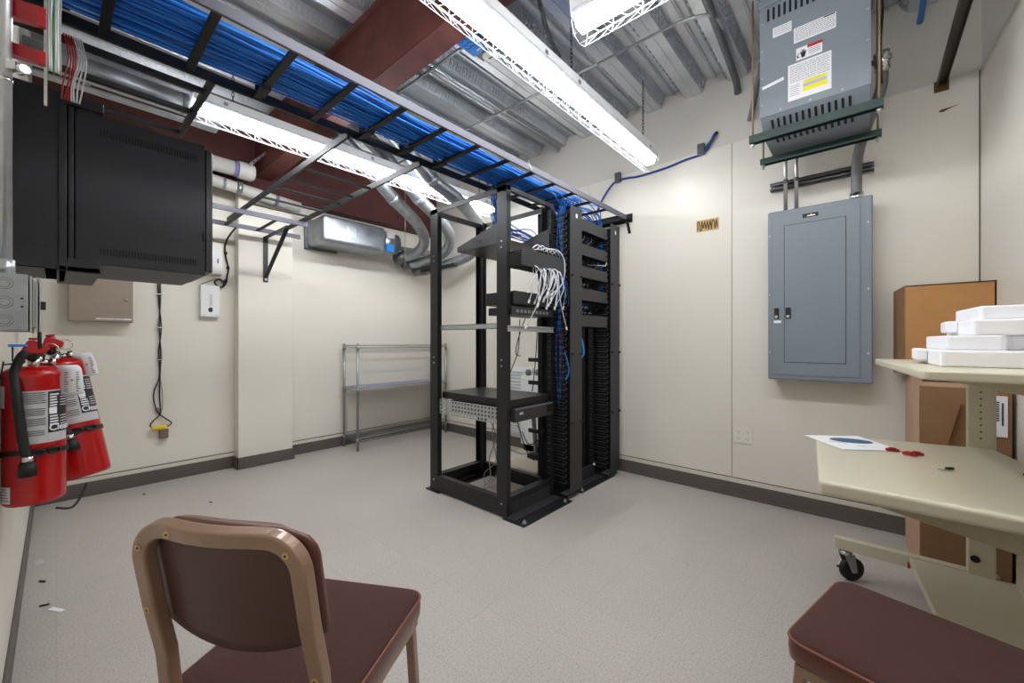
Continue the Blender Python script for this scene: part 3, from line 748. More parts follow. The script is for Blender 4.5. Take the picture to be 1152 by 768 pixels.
# vertical conduit + junction box + red clips on near wall
root = thing('wall_conduit', 'upright silver conduit at the left edge of the picture', 'conduit', (-1.62, -.085, 1.3))
MB().cyl((-1.62,-.088,1.305),(-1.62,-.088,3.06),.0145,n=16).build('pipe', 'zinc', root)
MB().cyl((-1.62,-.088,1.79),(-1.62,-.088,1.80),.0165,n=16).bar((-1.615,-.08,1.83),(-1.60,-.062,1.83),.02,.02).cyl((-1.612,-.065,1.826),(-1.58,-.052,1.822),.011,n=8).build('clamp', 'chrome', root)
MB().cyl((-1.62,-.088,1.305),(-1.62,-.088,1.345),.019,n=16).build('connector', 'zinc', root)
root = thing('junction_box', 'square galvanised junction box below the silver conduit, left edge', 'junction box', (-1.6, -.08, 1.165))
MB().box(-1.70,-1.55,YN+.002,-.046,1.165,1.305).build('box', 'galv', root, bevel=.002)
for z in (1.19,1.235,1.28):
    mb = MB()
    for r_ in (.009,.014): mb.tube([(-1.5495,-.083+math.cos(a*PI/8)*r_,z+math.sin(a*PI/8)*r_) for a in range(16)], .0006, 4, closed=True)
    mb.build('knockout', 'galv_dark', root)
MB().cyl((-1.551,-.056,1.225),(-1.549,-.056,1.225),.0025,n=8).cyl((-1.551,-.056,1.245),(-1.549,-.056,1.245),.0025,n=8).build('screw_hole', 'black_dark', root)
mb = MB(); mb.box(-1.70,-1.55,-.044,-.040,1.162,1.302); mb.box(-1.70,-1.552,-.034,-.031,1.165,1.30); mb.box(-1.69,-1.56,-.040,-.034,1.175,1.29); mb.box(-1.70,-1.55,-.0285,-.0265,1.165,1.30)
mb.build('cover_ring', 'zinc', root, bevel=.001)
MB().box(-1.57,-1.55,-.0265,-.018,1.22,1.24).build('latch', 'black_rubber', root)
root = thing('cable_clip_rack', 'red plastic arms on a hanging silver rod at the top left corner', 'cable holder', (-1.62, -.03, 1.76))
MB().box(-1.613,-1.606,-.022,-.016,1.755,3.06).build('rod', 'chrome', root)
for z0, z1 in ((1.955,2.005),(1.858,1.892)):
    mb = MB(); mb.add([(-1.66,-.076,z1+.01),(-1.66,-.076,z0+.015),(-1.615,-.030,z0),(-1.615,-.030,z1),(-1.63,-.076,z1+.01),(-1.63,-.076,z0+.015),(-1.60,-.030,z0),(-1.60,-.030,z1)], [(0,1,2,3),(4,7,6,5),(0,4,5,1),(3,2,6,7),(1,5,6,2),(0,3,7,4)])
    mb.box(-1.615,-1.60,-.032,-.018,z0,z1); mb.build('arm', 'red_plastic', root, bevel=.001)
for i in range(7):
    x = -1.63+random.uniform(-.02,.02); y = -.018+.004*i
    pts = [(x,y,2.25),(x+random.uniform(-.01,.01),y+.002,2.1),(x+random.uniform(-.01,.01),y,1.98),(x+random.uniform(-.01,.01),y+.001,1.86)]
    tag(MB().tube(smooth_path(pts,5), .0022, 6).build('thin_wire', ['green_wire','white_cable','white_cable','green_wire','white_cable','white_cable','grey_cable'][i]),
        ('green' if i in (0,3) else 'whitish')+' thin wire hanging behind the silver rod at the top left', 'wire', ('green' if i in (0,3) else 'whitish')+' wires at the top left')
for i in range(8):
    y = .015+.006*i
    pts = [(-2.05,y,2.19),(-2.06,y+.012,2.12),(-2.07,y+.006*math.sin(i),2.03),(-2.09,y-.004,1.98)]
    tag(MB().tube(smooth_path(pts,5), .0022, 6).build('thin_wire', 'red_plastic' if i < 4 else 'white_cable'),
        ('dark red' if i < 4 else 'white')+' thin wire dropping from the ladder tray in front of the round duct', 'wire', ('dark red' if i < 4 else 'white')+' wires above the wall cabinet')
root = thing('pull_box', 'black junction box at the end of the blue cable tray near the top left corner', 'junction box', (-2.0, -.08, 2.1))
MB().box(-2.10,-1.93,YN+.002,-.02,2.19,2.40).build('box', 'black_tray', root, bevel=.003)
MB().box(-1.985,-1.93,-.02,.03,2.236,2.36).build('flange', 'black_tray', root, bevel=.002)

# ================================================================== FIRE EXTINGUISHERS
def extinguisher(label, base, top, r, side, tagspec, small):
    base = Vector(base); top = Vector(top); ax = (top-base).normalized(); H = (top-base).length
    root = thing('fire_extinguisher', label, 'fire extinguisher', base)
    hx = Vector((1,0,0)); hx = (hx-ax*hx.dot(ax)).normalized(); hy = ax.cross(hx)   # hx to camera, hy = +Y-ish
    def P(a, z, rr): return tuple(base + ax*z + hx*math.cos(a)*rr + hy*math.sin(a)*rr)
    prof = [(r*.93,0),(r*.98,.006),(r,.015),(r,H*.93)]
    for k in range(1,8):
        a = k/7*PI/2; prof.append((r*math.cos(a)*.86+.02*math.sin(a)+r*.14*(1-k/7), H*.93+math.sin(a)*.035))
    MB().lathe(prof, base, 36, ax).build('cylinder', 'red_ext', root)
    def patch(a0, a1, z0, z1, dr=.0008, n=14):
        V = []; 
        for i in range(n+1):
            a = a0+(a1-a0)*i/n; V += [P(a,z0,r+dr),P(a,z1,r+dr)]
        return MB().add(V, [(2*i,2*i+2,2*i+3,2*i+1) for i in range(n)], True)
    lab = patch(-.5,1.25,H*.45,H*.84).build('label', 'label_silver', root)
    patch(.42,1.25,H*.52,H*.83,.0014).build('label_block', 'ink', lab)
    mb = MB()
    for j in range(26):
        z = H*.82-j*.0058
        if j in (6,7,12,17,18): continue
        if z < H*.50: break
        q = patch(-.46, .36-random.random()*.06, z, z+.003, .0014, 8); mb.add(q.v, q.f)
    mb.build('fine_print', 'ink_grey', lab)
    mb = MB()
    for j in range(12):
        z = H*.80-j*.008
        if j in (5,6,7): continue
        q = patch(.47, .80-random.random()*.1, z, z+.0045, .002, 5); mb.add(q.v, q.f)
        q = patch(.86, 1.2, z, z+.002, .002, 5); mb.add(q.v, q.f)
    mb.build('block_print', 'label_white', lab)
    q = patch(.45, .72, H*.66, H*.71, .0022); q.build('inset', 'label_white', lab)
    mp = lambda c: P(.44+c.x/(r+.002), H*.535+c.y, r+.0022+c.z)
    text_mb('Clean', .027, (0,0,0), (1,0,0), (0,1,0), mapf=mp, bold=.0004).build('lettering', 'white_paint', lab)
    patch(-1.35,-.75,H*.03,H*.15).build('service_sticker', 'label_white', root)
    mb = MB()
    for j in range(5):
        q = patch(-1.3,-.8-random.random()*.1, H*.05+j*.008, H*.05+j*.008+.003, .0014, 5); mb.add(q.v, q.f)
    mb.build('sticker_print', 'ink_grey', root)
    patch(-1.4,-1.0,H*.72,H*.88).build('side_sticker', 'label_white', root)
    # strap
    mb = MB(); zs = H*.385
    pts = [P(2*PI*k/32, zs+.004*math.sin(k*.7), r+.002) for k in range(32)]; mb.sweep(pts, .003, .014, ax, closed=True)
    mb.build('strap', 'black_rubber', root)
    mb = MB(); 
    for q in (.1,.6): mb.tube([P(q+.2*math.cos(k*PI/5), zs+.009*math.sin(k*PI/5), r+.006) for k in range(10)], .003, 6, closed=True)
    mb.build('strap_buckle', 'black_rubber', root)
    # valve
    zt = H*.93+.033
    v = MB().cyl(P(0,zt-.01,0), P(0,zt+.03,0), .015, n=16).cyl(P(0,zt+.012,0), P(PI/2,zt+.012,.035), .009, n=12).build('valve', 'chrome', root)
    MB().cyl(P(PI/2,zt+.012,.03), P(PI/2,zt+.012,.042), .016, n=18).build('gauge', 'chrome', v)
    M = Matrix((hy, hx, ax)).transposed()
    hb = MB(); c = Vector(P(0,zt+.03,0))
    hb.obox(c+hx*.012-hy*.012+ax*.004, (.036,.05,.022), M)
    hb.build('valve_block', 'black_rubber', v, bevel=.003)
    hh = MB(); hh.prism([(-.03,0),(.022,0),(.03,.018),(.0,.04),(-.012,.04)], -.02, .05, axis='y')
    V2 = [tuple(c + hy*(p[0]) + hx*(p[1]) + ax*(p[2]+.008)) for p in hh.v]; hh.v = V2
    hh.build('handle', 'red_ext', root, bevel=.004)
    hh = MB(); hh.obox(c+hx*.01-hy*.0+ax*.052, (.022,.085,.006), M); hh.build('lever', 'red_ext', root, bevel=.002)
    MB().tube([tuple(c+hy*(.03+.018*math.cos(k*PI/6))+ax*(.02+.018*math.sin(k*PI/6))+hx*.01) for k in range(12)], .0013, 5, closed=True).build('pin_ring', 'chrome', root)
    # hose
    s = side
    hp = [tuple(c+hx*.03+ax*.0-hy*.01), tuple(c+hx*.05-hy*.02*1+ax*.008), P(s*.62,zt-.012,r*.95), P(s*.40,H*.80,r+.015), P(s*.32,H*.62,r+.015), P(s*.24,H*.45,r+.013), P(s*.15,H*.37,r+.013)]
    h = MB().tube(smooth_path(hp,6), .0105, 12).build('hose', 'black_rubber', root)
    a = Vector(hp[-1]); 
    MB().cyl(a, a-ax*.018, .012, n=14).build('ferrule', 'chrome', h)
    MB().cyl(a-ax*.018, a-ax*.055, .0165, .019, n=16).build('nozzle', 'black_rubber', h)
    # inspection tag
    t0 = Vector(P(*tagspec)); wv = (hy*.9+hx*.4).normalized()
    pts = [t0, t0+hx*.012-ax*.012+wv*.008, t0+hx*.016-ax*.05+wv*.012, t0+hx*.012-ax*.088+wv*.012]
    V = []; 
    pts = smooth_path(pts,4)
    for p in pts: V += [tuple(p-wv*.026), tuple(p+wv*.026)]
    tg = MB().add(V, [(2*i,2*i+1,2*i+3,2*i+2) for i in range(len(pts)-1)], True).build('inspection_tag', 'label_white', root)
    sd = tg.modifiers.new('solid', 'SOLIDIFY'); sd.thickness = .0006
    mb = MB(); nn = hx
    for j in range(9):
        pp = t0+hx*.0165-ax*(.022+j*.007)+wv*.012
        for sx_ in (-.017, .010):
            mb.bar(pp+wv*sx_-nn*(-.0008), pp+wv*(sx_+random.uniform(.004,.010))+nn*.0008, .0006, .0028, up=ax)
    mb.bar(t0+hx*.0175-ax*.045+wv*.009, t0+hx*.0175-ax*.045+wv*.016, .0006, .002, up=ax)
    mb.bar(t0+hx*.0175-ax*.045+wv*.0115, t0+hx*.0175-ax*.045+wv*.0135, .0006, .007, up=ax)
    mb.build('tag_print', 'ink_grey', tg)
    return root
extinguisher('red fire extinguisher hanging upright in front, nearest the picture\'s left edge, hose on its left', (-1.862,-.043,.668), (-1.862,-.043,1.06), .0640, -1, (1.1,.40,.070), 0)
extinguisher('red fire extinguisher tilted outwards, half hidden behind the upright one', (-2.085,.066,.665), (-2.145,.0,1.07), .070, -1, (1.25,.43,.06), 0)
root = thing('extinguisher_bracket', 'thin black wire bracket with a blue tab beside the front extinguisher', 'bracket', (-1.8, -.1, 1.05))
mb = MB(); mb.tube([(-1.80,-.105,1.02),(-1.80,-.098,1.08),(-1.80,-.098,1.085)], .002, 5); mb.tube([(-1.80,-.10,1.075),(-1.82,-.06,1.08)], .0025, 5); mb.tube([(-1.80,-.082,1.125),(-1.80,-.082,1.085),(-1.82,-.06,1.083)], .002, 5)
mb.build('wire_arm', 'black_rubber', root)
MB().box(-1.82,-1.795,-.09,-.055,1.125,1.132).build('tab', 'blue_tape', root, bevel=.001)
tag(MB().tube(smooth_path([(-1.90,.0,.62),(-1.94,.03,.60),(-2.0,.05,.605),(-2.03,.07,.65)],6), .0035, 8).build('loose_cable', 'black_rubber'), 'thin black cord looping below the two fire extinguishers', 'cable')
tag(MB().tube([(-1.66,-.03,1.165),(-1.665,-.03,1.12)], .004, 6).build('loose_cable', 'black_rubber'), 'short black cord below the galvanised junction box', 'cable')

# ================================================================== LEFT WALL ITEMS
root = thing('telecom_box', 'taupe metal enclosure on the left wall below the black cabinet', 'electrical box', (XA, .22, 1.28))
MB().box(XA,-4.205,.052,.388,1.285,1.62).build('body', 'taupe', root, bevel=.004)
MB().box(-4.205,-4.198,.056,.384,1.289,1.616).build('door', 'taupe', root, bevel=.003)
MB().cyl((-4.198,.352,1.455),(-4.186,.352,1.455),.009,n=12).build('lock', 'chrome', root)
MB().box(-4.198,-4.197,.19,.378,1.302,1.312).build('label_strip', 'label_white', root)
text_mb('24 HOUR MONITORING SYSTEM', .0095, (-4.1968, .20, 1.3035), (0,1,0), (0,0,1)).build('print', 'ink_grey', root)
root = thing('drop_cable', 'black cable clipped straight down the left wall to a brown outlet box', 'cable', (-4.30, .555, .39))
for k, dx in enumerate((-.006,.006,.012)):
    pts = [(-4.296,.548+dx,1.62),(-4.296,.552+dx*.6,1.45),(-4.296,.556-dx,1.25),(-4.296,.553+dx,1.05),(-4.296,.553+dx*.3,.86),(-4.296,.548-.014+dx*3,.72),(-4.296,.553-.010+dx*2.2,.60),(-4.296,.556,.54)]
    MB().tube(smooth_path(pts,6), .0045 if k < 2 else .003, 7).build('strand', 'black_rubber' if k < 2 else 'grey_cable', root)
MB().tube(smooth_path([(-4.294,.556,.545),(-4.29,.60,.50),(-4.285,.625,.47),(-4.28,.585,.44),(-4.28,.53,.44),(-4.285,.495,.465),(-4.29,.51,.50),(-4.294,.556,.545)],5), .0045, 7).build('loop', 'black_rubber', root)
for z in (1.52,1.25,.99,.60): MB().box(-4.31,-4.286,.535,.572,z,z+.007).build('clip', 'chrome', root)
root = thing('outlet_box', 'brown outlet box with yellow plug under the cable drop on the left wall', 'outlet', (-4.31, .57, .36))
MB().box(-4.31,-4.268,.548,.605,.355,.43).build('box', 'brown_box', root, bevel=.006)
MB().box(-4.29,-4.262,.50,.595,.43,.462).build('plug', 'yellow_dull', root, bevel=.008)
root = thing('white_enclosure', 'small white wall box with dark vertical lettering, left of the pillar', 'electrical box', (-4.31, .88, 1.35))
MB().box(-4.31,-4.268,.812,.95,1.352,1.628).build('body', 'box_white', root, bevel=.006)
MB().box(-4.268,-4.262,.815,.947,1.355,1.625).build('cover', 'box_white', root, bevel=.004)
text_mb('DIGIVOX', .026, (-4.2615, .894, 1.445), (0,0,1), (0,-1,0)).build('lettering', 'ink_grey', root)
MB().prism([(.868,1.40),(.885,1.392),(.898,1.402),(.896,1.432),(.880,1.436),(.866,1.425)], -4.262, -4.2612, axis='x').build('logo', 'ink', root)
MB().cyl((-4.262,.835,1.37),(-4.260,.835,1.37),.004,n=8).cyl((-4.262,.925,1.37),(-4.260,.925,1.37),.004,n=8).build('screw', 'ink_grey', root)
root = thing('white_enclosure', 'taller pale wall box half behind the black cabinet, above the small white one', 'electrical box', (-4.31, .9, 1.72))
MB().box(-4.31,-4.24,.74,.965,1.725,2.0).build('body', 'ivory', root, bevel=.004)
MB().box(-4.24,-4.236,.745,.96,1.73,1.93).build('door', 'box_white', root, bevel=.003)
MB().box(-4.236,-4.23,.925,.935,1.82,1.86).build('handle', 'ink_grey', root)
root = thing('feeder_cable', 'black cable dropping from the ladder tray with a coil at the small white wall box', 'cable', (-4.28, 1.0, 1.63))
pts = [(-4.03,1.03,2.14),(-4.2,1.005,2.07),(-4.29,.995,2.0),(-4.295,1.0,1.9),(-4.295,1.02,1.8),(-4.295,1.01,1.72),(-4.29,1.0,1.66),(-4.285,.97,1.62),(-4.28,.93,1.635),(-4.28,.915,1.66),(-4.28,.95,1.69),(-4.28,.985,1.66),(-4.28,.975,1.63)]
MB().tube(smooth_path(pts,6), .007, 8).build('strand', 'black_rubber', root)
MB().tube(smooth_path([(-4.28,.975,1.65),(-4.28,.93,1.69),(-4.28,.87,1.66),(-4.275,.82,1.63)],6), .003, 6).build('lead', 'black_rubber', root)
for p in ((-4.295,1.0,1.93),(-4.295,1.018,1.80),(-4.292,1.0,1.68)): MB().cyl((p[0],p[1],p[2]-.012),(p[0],p[1],p[2]+.012),.012,n=10).build('clip', 'black_rubber', root)
# white PVC pipes
root = thing('waste_pipe', 'thick white plastic pipe with a purple primer ring at its end, under the red beam', 'pipe', (-4.08, .6, 2.62))
MB().cyl((-4.06,YN+.01,2.62),(-4.06,1.02,2.62),.062,n=24).build('pipe', 'pvc_white', root)
MB().cyl((-4.06,1.0,2.62),(-4.06,1.03,2.62),.0635,n=24).build('primer_ring', 'purple', root)
MB().lathe([(.072,0),(.074,.01),(.074,.10),(.06,.125),(.03,.13)], (-4.06,1.03,2.62), 24, (0,1,0)).build('fitting', 'pvc_white', root, bevel=0)
root = thing('waste_pipe', 'thinner white plastic pipe sloping down along the left wall under the red beam', 'pipe', (-4.1, 1.2, 2.47))
MB().cyl((-4.10,.3,2.54),(-4.10,1.55,2.43),.048,n=22).build('pipe', 'pvc_white', root)
MB().cyl((-4.10,1.03,2.477),(-4.10,1.07,2.474),.054,n=22).cyl((-4.10,.93,2.484),(-4.10,.95,2.483),.052,n=22).build('pipe_strap', 'galv', root)
MB().cyl((-4.10,1.33,2.45),(-4.10,1.36,2.447),.050,n=22).build('primer_ring', 'ink_grey', root)
root = thing('perforated_strut', 'small perforated grey hanger strut beside the purple ringed pipe', 'strut', (-3.95, 1.13, 2.6))
mb = MB(); mb.bar((-3.97,1.10,2.66),(-3.97,1.22,2.80),.04,.02); mb.build('channel', 'galv', root, bevel=.002)
mb = MB()
for k in range(4):
    p = Vector((-3.949,1.12+.028*k,2.683+.033*k)); mb.cyl(p-Vector((.002,0,0)), p, .006, n=8)
mb.build('slot', 'black_dark', root)
# duct
root = thing('air_duct', 'silver sheet-metal air duct boot on the left wall under the red beam', 'duct', (-4.1, 2.0, 2.05))
MB().box(-4.30,-3.90,1.69,2.36,2.105,2.37).build('body', 'galv', root, bevel=.035, seg=4)
MB().box(-4.31,-4.27,1.67,2.0,2.085,2.39).build('flange', 'galv_dark', root, bevel=.002)
MB().box(-3.899,-3.897,1.92,2.02,2.19,2.30).build('patch', 'zinc', root)
mb = MB(); mb.lathe([(.125,0),(.125,.10),(.12,.11),(.11,.2)], (-4.03,2.36,2.24), 28, (0,1,0)); mb.build('collar', 'galv', root)
MB().box(-3.935,-3.90,2.38,2.47,2.27,2.34).build('sticker', 'label_white', root)
MB().box(-3.93,-3.898,2.37,2.46,2.12,2.20).build('tape', 'blue_tape', root)
# big conduits
paths = [
 [(-3.12,1.45,2.78),(-3.16,1.70,2.64),(-3.3,2.049,2.483),(-3.5,2.464,2.374),(-3.68,2.70,2.268),(-3.88,2.745,2.166),(-4.17,2.659,2.116)],
 [(-2.95,1.45,2.86),(-3.02,1.8,2.70),(-3.16,2.237,2.498),(-3.3,2.66,2.364),(-3.45,2.88,2.26),(-3.65,2.934,2.151),(-3.95,2.87,2.085),(-4.22,2.80,2.08)],
 [(-2.70,1.45,2.86),(-2.75,1.8,2.70),(-2.78,2.1,2.53),(-2.79,2.436,2.42),(-2.95,2.83,2.33),(-3.12,3.063,2.25),(-3.38,3.12,2.13),(-3.75,3.02,2.03),(-4.2,2.95,2.02)]]
for k, p in enumerate(paths):
    r = thing('bent_conduit', ('left','middle','right')[k]+'most thick grey conduit of the three sweeping down beside the air duct' if k != 1 else 'middle thick grey conduit of three sweeping down beside the air duct', 'conduit', p[-1])
    sp = smooth_path(p,8)
    MB().tube(sp, .058, 20).build('pipe', 'galv', r)
    MB().cyl(sp[-5], sp[-1], .068, n=20).build('bushing', 'galv_dark', r)
    q = sp[16]; q2 = sp[17]; MB().cyl(q, q2, .064, n=20).build('coupling', 'galv', r)
tag(MB().box(-3.98,-3.36,2.86,2.90,1.955,1.995).build('strut_channel', 'black'), 'black strut carrying the three thick grey conduits near the corner', 'channel')
tag(MB().cyl((-3.9,2.6,2.0),(-3.9,2.6,3.07),.004,n=8).build('threaded_rod', 'zinc'), 'thin threaded rod hanging beside the three thick conduits', 'rod')
for k in range(4):
    pts = [(-4.27,2.45,2.18+.02*k),(-4.15,2.65,2.22+.012*k),(-4.1,2.95,2.20+.02*k),(-4.25,3.25,2.25+.02*k)]
    tag(MB().tube(smooth_path(pts,4), .006, 7).build('thin_conduit', 'galv_dark'), 'thin grey line running behind the thick conduits into the corner', 'conduit', 'thin lines behind the thick conduits')

# ================================================================== BACK WALL ITEMS
# electrical panel
root = thing('electrical_panel', 'large grey electrical breaker panel on the back wall', 'electrical panel', (-.233, YB-.006, .89))
X0, X1, Z0, Z1, YF = -.494, .028, .892, 1.998, 3.165
MB().box(X0+.006,X1-.006,YF,YB-.0065,Z0+.006,Z1-.006).build('back_box', 'panel_grey', root, bevel=.003)
MB().box(X0,X1,YF-.018,YF,Z0,Z1).build('cover', 'panel_grey', root, bevel=.008, seg=3)
mb = MB()
def frame_lines(mb, x0, x1, z0, z1, y, t=.003):
    mb.box(x0,x1,y-.0008,y+.001,z0,z0+t); mb.box(x0,x1,y-.0008,y+.001,z1-t,z1); mb.box(x0,x0+t,y-.0008,y+.001,z0,z1); mb.box(x1-t,x1,y-.0008,y+.001,z0,z1)
frame_lines(mb, X0+.022, X1-.054, Z0+.03, Z1-.03, YF-.018, .002); mb.build('cover_seam', 'ink_grey', root)
MB().box(X0+.024, X1-.056, YF-.022, YF-.018, Z0+.032, Z1-.032).build('trim_plate', 'panel_grey', root, bevel=.001)
dx0, dx1, dz0, dz1 = X0+.093, X1-.122, Z0+.115, Z1-.105
mb = MB(); frame_lines(mb, dx0-.003, dx1+.003, dz0-.003, dz1+.003, YF-.022, .004); mb.build('door_gap', 'ink', root)
d = MB().box(dx0, dx1, YF-.0255, YF-.022, dz0, dz1).build('door', 'panel_grey', root, bevel=.001)
MB().box(dx0+.006, dx0+.034, YF-.034, YF-.0255, 1.29, 1.36).build('latch', 'black_rubber', d, bevel=.003)
MB().cyl((dx0+.02,YF-.038,1.303),(dx0+.02,YF-.033,1.303),.009,n=12).build('lock', 'chrome', d)
MB().box(X0+.036, X0+.062, YF-.030, YF-.022, 1.29, 1.36).build('latch', 'black_rubber', root, bevel=.003)
MB().cyl((X0+.049,YF-.034,1.303),(X0+.049,YF-.029,1.303),.009,n=12).build('lock', 'chrome', root)
MB().box(X0+.034, X0+.074, YF-.0232, YF-.022, 1.262, 1.278).build('sticker', 'label_white', root)
MB().box(-.305,-.225,YF-.0245,YF-.022,1.925,1.950).build('name_plate', 'ink', root)
MB().prism([(-.285,1.931),(-.275,1.940),(-.268,1.936),(-.262,1.946),(-.255,1.938),(-.245,1.941),(-.238,1.931)], YF-.0252, YF-.0245, axis='y').build('emblem', 'label_white', root)
mb = MB()
for z in (1.07,1.45,1.84): mb.cyl((X0+.010,YF-.021,z),(X0+.010,YF-.017,z),.005,n=8).cyl((X1-.020,YF-.021,z),(X1-.020,YF-.017,z),.006,n=8)
mb.build('screw', 'zinc', root)
# conduits
for x, nm in ((-.404,'left'),(-.345,'right')):
    r = thing('thin_conduit', nm+' of two thin silver conduits rising from the electrical panel', 'conduit', (x,3.21,2.0))
    MB().cyl((x,3.21,1.995),(x,3.21,2.62),.0115,n=14).build('pipe', 'zinc', r)
    MB().cyl((x,3.21,2.19),(x,3.21,2.215),.015,n=14).build('strap', 'galv_dark', r)
r = thing('flex_conduit', 'thick grey flexible conduit bending from the panel up beside the transformer', 'conduit', (-.04, 3.20, 2.0))
pts = [(-.045,3.20,2.02),(-.045,3.20,2.18),(-.03,3.18,2.30),(.01,3.12,2.42),(.06,3.05,2.55),(.065,3.0,2.64)]
MB().tube(smooth_path(pts,8), .026, 16).build('pipe', 'pvc_grey', r)
MB().cyl((-.045,3.20,1.99),(-.045,3.20,2.035),.034,n=16).build('connector', 'chrome', r)
MB().cyl((.066,3.0,2.63),(.06,2.94,2.70),.034,n=16).cyl((.064,2.97,2.66),(.062,2.955,2.68),.042,n=8).build('elbow', 'chrome', r)
r = thing('wall_strut', 'grey slotted strut bolted to the wall above the electrical panel', 'strut', (-.23, YB-.006, 2.18))
MB().box(-.50,.035,YB-.010,YB-.006,2.178,2.228).box(-.50,.035,YB-.048,YB-.006,2.222,2.228).box(-.50,.035,YB-.048,YB-.006,2.176,2.182).box(-.50,.035,YB-.048,YB-.044,2.208,2.228).box(-.50,.035,YB-.048,YB-.044,2.176,2.192).build('channel', 'galv_dark', r)
# transformer
root = thing('transformer', 'big grey transformer cabinet with warning labels hung above the electrical panel', 'transformer', (-.22, 2.8, 2.3))
TX0, TX1, TY0, TY1 = -.447, .017, 2.60, 3.0
MB().box(TX0,TX1,TY0,TY1,2.385,2.985).build('case', 'trans_grey', root, bevel=.002)
MB().box(TX0-.006,TX1+.012,TY0-.02,TY1,2.985,3.03).build('hood', 'trans_grey', root, bevel=.004)
mb = MB(); mb.add([(TX0+.004,TY0+.004,2.385),(TX1-.004,TY0+.004,2.385),(TX1-.004,TY0+.09,2.312),(TX0+.004,TY0+.09,2.312)], [(0,1,2,3)])
mb.box(TX0+.004,TX1-.004,TY0+.09,TY1-.004,2.308,2.312); mb.box(TX0+.004,TX0+.007,TY0+.09,TY1-.004,2.312,2.385); mb.box(TX1-.007,TX1-.004,TY0+.09,TY1-.004,2.312,2.385); mb.box(TX0+.004,TX1-.004,TY1-.007,TY1-.004,2.312,2.385)
o = mb.build('bottom_pan', 'trans_grey', root)
mb = MB(); mb2 = MB()
ang = math.atan2(.086,-.073)
for k in range(13):
    x = TX0+.055+k*.0275
    mb.bar((x,TY0+.023,2.3675),(x,TY0+.062,2.3345),.011,.003,up=(0,-.73,-.86))
    mb2.box(x,x+.012,TY0+.13,TY0+.20,2.3065,2.3085)
mb.build('vent_row', 'black_dark', o); mb2.build('vent_row', 'black_dark', o)
mb = MB()
for k in range(16):
    x = TX0+.035+k*.025; mb.box(x,x+.011,TY0-.0012,TY0,2.905,2.972)
mb.build('vent_row', 'black_dark', root)
mb = MB()
for z in (2.45,2.6,2.75,2.9): mb.cyl((TX0+.012,TY0-.003,z),(TX0+.012,TY0,z),.005,n=8).cyl((TX1-.012,TY0-.003,z),(TX1-.012,TY0,z),.005,n=8)
for x in (-.35,-.22,-.09): mb.cyl((x,TY0-.003,2.40),(x,TY0,2.40),.005,n=8)
mb.build('screw', 'zinc', root)
def tlabel(x0, x1, z0, z1, rows, hdr=None, nm='label'):
    lb = MB().box(x0,x1,TY0-.0012,TY0-.0002,z0,z1).build(nm, 'label_white', root)
    mb = MB(); n = rows
    for k in range(n):
        z = z1-(z1-z0)*(k+1)/(n+1.2)
        x = x0+.006
        while x < x1-.008:
            l = random.uniform(.004,.014); l = min(l, x1-.004-x); mb.box(x,x+l,TY0-.0018,TY0-.0012,z,z+.0022); x += l+.003
    mb.build('fine_print', 'ink_grey', lb)
    return lb
lb = tlabel(-.290,-.115,2.725,2.805,9)
MB().box(-.165,-.118,TY0-.002,TY0-.0012,2.797,2.803).build('heading', 'ink', lb)
tlabel(-.385,-.300,2.802,2.855,4, nm='label')
lb = MB().box(-.280,-.170,TY0-.0012,TY0-.0002,2.628,2.692).build('warning_label', 'label_white', root)
MB().box(-.232,-.170,TY0-.002,TY0-.0012,2.676,2.692).build('heading', 'red_ink', lb)
text_mb('WARNING', .0125, (-.226, TY0-.0022, 2.679), (1,0,0), (0,0,1)).build('lettering', 'ink', lb)
mb = MB()
hand = [(-.257,2.636),(-.243,2.636),(-.238,2.655),(-.236,2.668),(-.240,2.668),(-.243,2.660),(-.244,2.676),(-.248,2.676),(-.249,2.662),(-.252,2.678),(-.256,2.677),(-.255,2.660),(-.260,2.670),(-.263,2.667),(-.259,2.650)]
mb.prism(hand, TY0-.002, TY0-.0012, axis='y'); mb.prism([(-.275,2.640),(-.266,2.640),(-.273,2.652),(-.266,2.664),(-.270,2.664),(-.277,2.652)], TY0-.002, TY0-.0012, axis='y')
mb.build('pictogram', 'ink', lb)
mb = MB()
for k in range(4): mb.box(-.228,-.178,TY0-.0018,TY0-.0012,2.666-.008*k,2.668-.008*k)
mb.build('fine_print', 'ink_grey', lb)
lb = MB().box(-.316,-.133,TY0-.0012,TY0-.0002,2.425,2.618).build('label', 'label_white', root)
mb = MB()
for k in range(10):
    z = 2.604-.0092*k; x = -.308
    while x < -.145: l = random.uniform(.006,.02); l = min(l,-.140-x); mb.box(x,x+l,TY0-.0018,TY0-.0012,z,z+.002); x += l+.003
for k in range(6):
    z = 2.50-.010*k; mb.box(-.308,-.262+random.uniform(-.012,.0),TY0-.0018,TY0-.0012,z,z+.0016)
mb.build('fine_print', 'ink_grey', lb)
MB().box(-.250,-.150,TY0-.002,TY0-.0012,2.498,2.512).box(-.250,-.150,TY0-.002,TY0-.0012,2.455,2.477).build('highlight', 'yellow', lb)
MB().box(-.250,-.150,TY0-.002,TY0-.0012,2.479,2.496).build('shaded_block', 'label_silver', lb)
MB().bar((-.435,TY0-.001,2.545),(-.335,TY0-.001,2.562),.002,.016).build('label', 'label_white', root)
